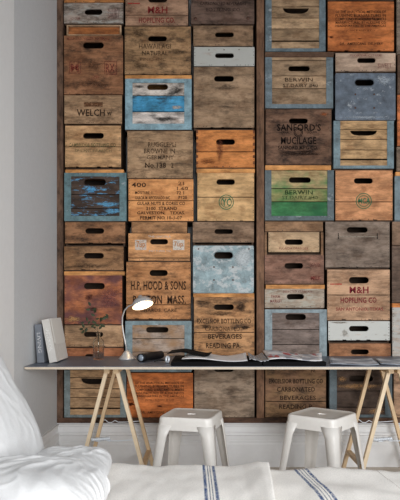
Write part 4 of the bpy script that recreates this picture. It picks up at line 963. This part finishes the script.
bb, an = bands([(204, 206.5, 0.0042, BLUE), (208, 210.2, 0.0013, (90, 104, 130)), (210.6, 213, 0.0013, (90, 104, 130)), (214, 217.5, 0.0042, BLUE)], zt_)
fold.data.materials.append(blanket_mat('natural_linen_with_blue_stripes', bb, an))
bb, an = bands([(293, 321, 0.0042, BLUE), (297, 325, 0.0013, (90, 104, 130)), (300.4, 328.8, 0.0013, (90, 104, 130)), (304, 333, 0.0042, BLUE), (379, 411, 0.001, (170, 160, 150))], zt_ - 0.02)
BLK_OBJ.data.materials.clear(); BLK_OBJ.data.materials.append(blanket_mat('natural_linen_with_blue_stripes', bb, an))

def pillow(name, label, cat, loc, rot, w_, h_, t_, wr=0.012, seed=0, mat=None, grp=None, n=64, pinch=0.10, frill=False, piping=False):
    bm = bmesh.new(); sides = []
    for s in (1, -1):
        g = []
        for i in range(n + 1):
            row = []
            for j in range(n + 1):
                u = -1 + 2 * i / n; v_ = -1 + 2 * j / n
                e = max(0, (1 - abs(u) ** 3.2)) ** 0.5 * max(0, (1 - abs(v_) ** 3.2)) ** 0.5
                x = u * w_ / 2 * (1 - 0.16 * abs(u) * v_ ** 4); y = v_ * h_ / 2 * (1 - 0.16 * abs(v_) * u ** 4)
                p = Vector((x * 5.5 + seed, y * 5.5, s * 3.0))
                f = noise.noise(p) * 0.9 + (1 - abs(noise.noise(Vector((x * 9 + seed * 2, y * 4 + x * 5, s * 2))) * 2)) * 0.45 + noise.noise(p * 3.1) * 0.25
                wp = Vector((x * 4 + seed, y * 4, s)); wq = Vector((x * 7 + 1.6 * noise.noise(wp), y * 13 + 2.2 * noise.noise(wp * 1.3), seed + s))
                rd = (1 - min(1, abs(noise.noise(wq)) * 2.2)) ** 2 * 0.9 + (1 - min(1, abs(noise.noise(wq * 1.9)) * 2.2)) ** 2 * 0.45
                z = s * t_ / 2 * e + wr * (f * 0.7 + rd) * min(1, e * 1.4)
                if frill: x += 0.010 * noise.noise(Vector((v_ * 14, u, seed))) * abs(u) ** 4
                row.append(bm.verts.new((x, y, z)))
            g.append(row)
        for i in range(n):
            for j in range(n): bm.faces.new((g[i][j], g[i + 1][j], g[i + 1][j + 1], g[i][j + 1]))
    bmesh.ops.remove_doubles(bm, verts=bm.verts[:], dist=0.0004)
    o = link(name, bm, mat or linen_w, None, smooth=True); o.location = loc; o.rotation_euler = rot
    m = o.modifiers.new('s', 'SUBSURF'); m.levels = 1; m.render_levels = 1
    return tag(o, label, cat, grp)
R_ = math.radians
pillow('pillow', 'big upright white pillow leaning back at the left edge', 'pillow', (-0.705, 1.74, BZ + 0.315), (R_(2), R_(60), R_(0)), 0.70, 0.42, 0.17, 0.0035, 3)
pillow('pillow', 'crumpled white pillow lying behind the frilled one, nearest the left trestle', 'pillow', (-0.42, 1.735, BZ + 0.072), (R_(2), R_(-2), R_(4)), 0.27, 0.27, 0.085, 0.007, 11)
pillow('pillow', 'crumpled white pillow with frilled edge at the lower left', 'pillow', (-0.43, 1.42, BZ + 0.098), (R_(0), R_(2), R_(-4)), 0.36, 0.31, 0.14, 0.008, 7, frill=True)
pillow('pillow', 'cool white pillow corner in the very bottom left', 'pillow', (-0.56, 1.10, BZ + 0.10), (R_(0), R_(4), R_(8)), 0.40, 0.30, 0.15, 0.008, 17, mat=sheet_m)
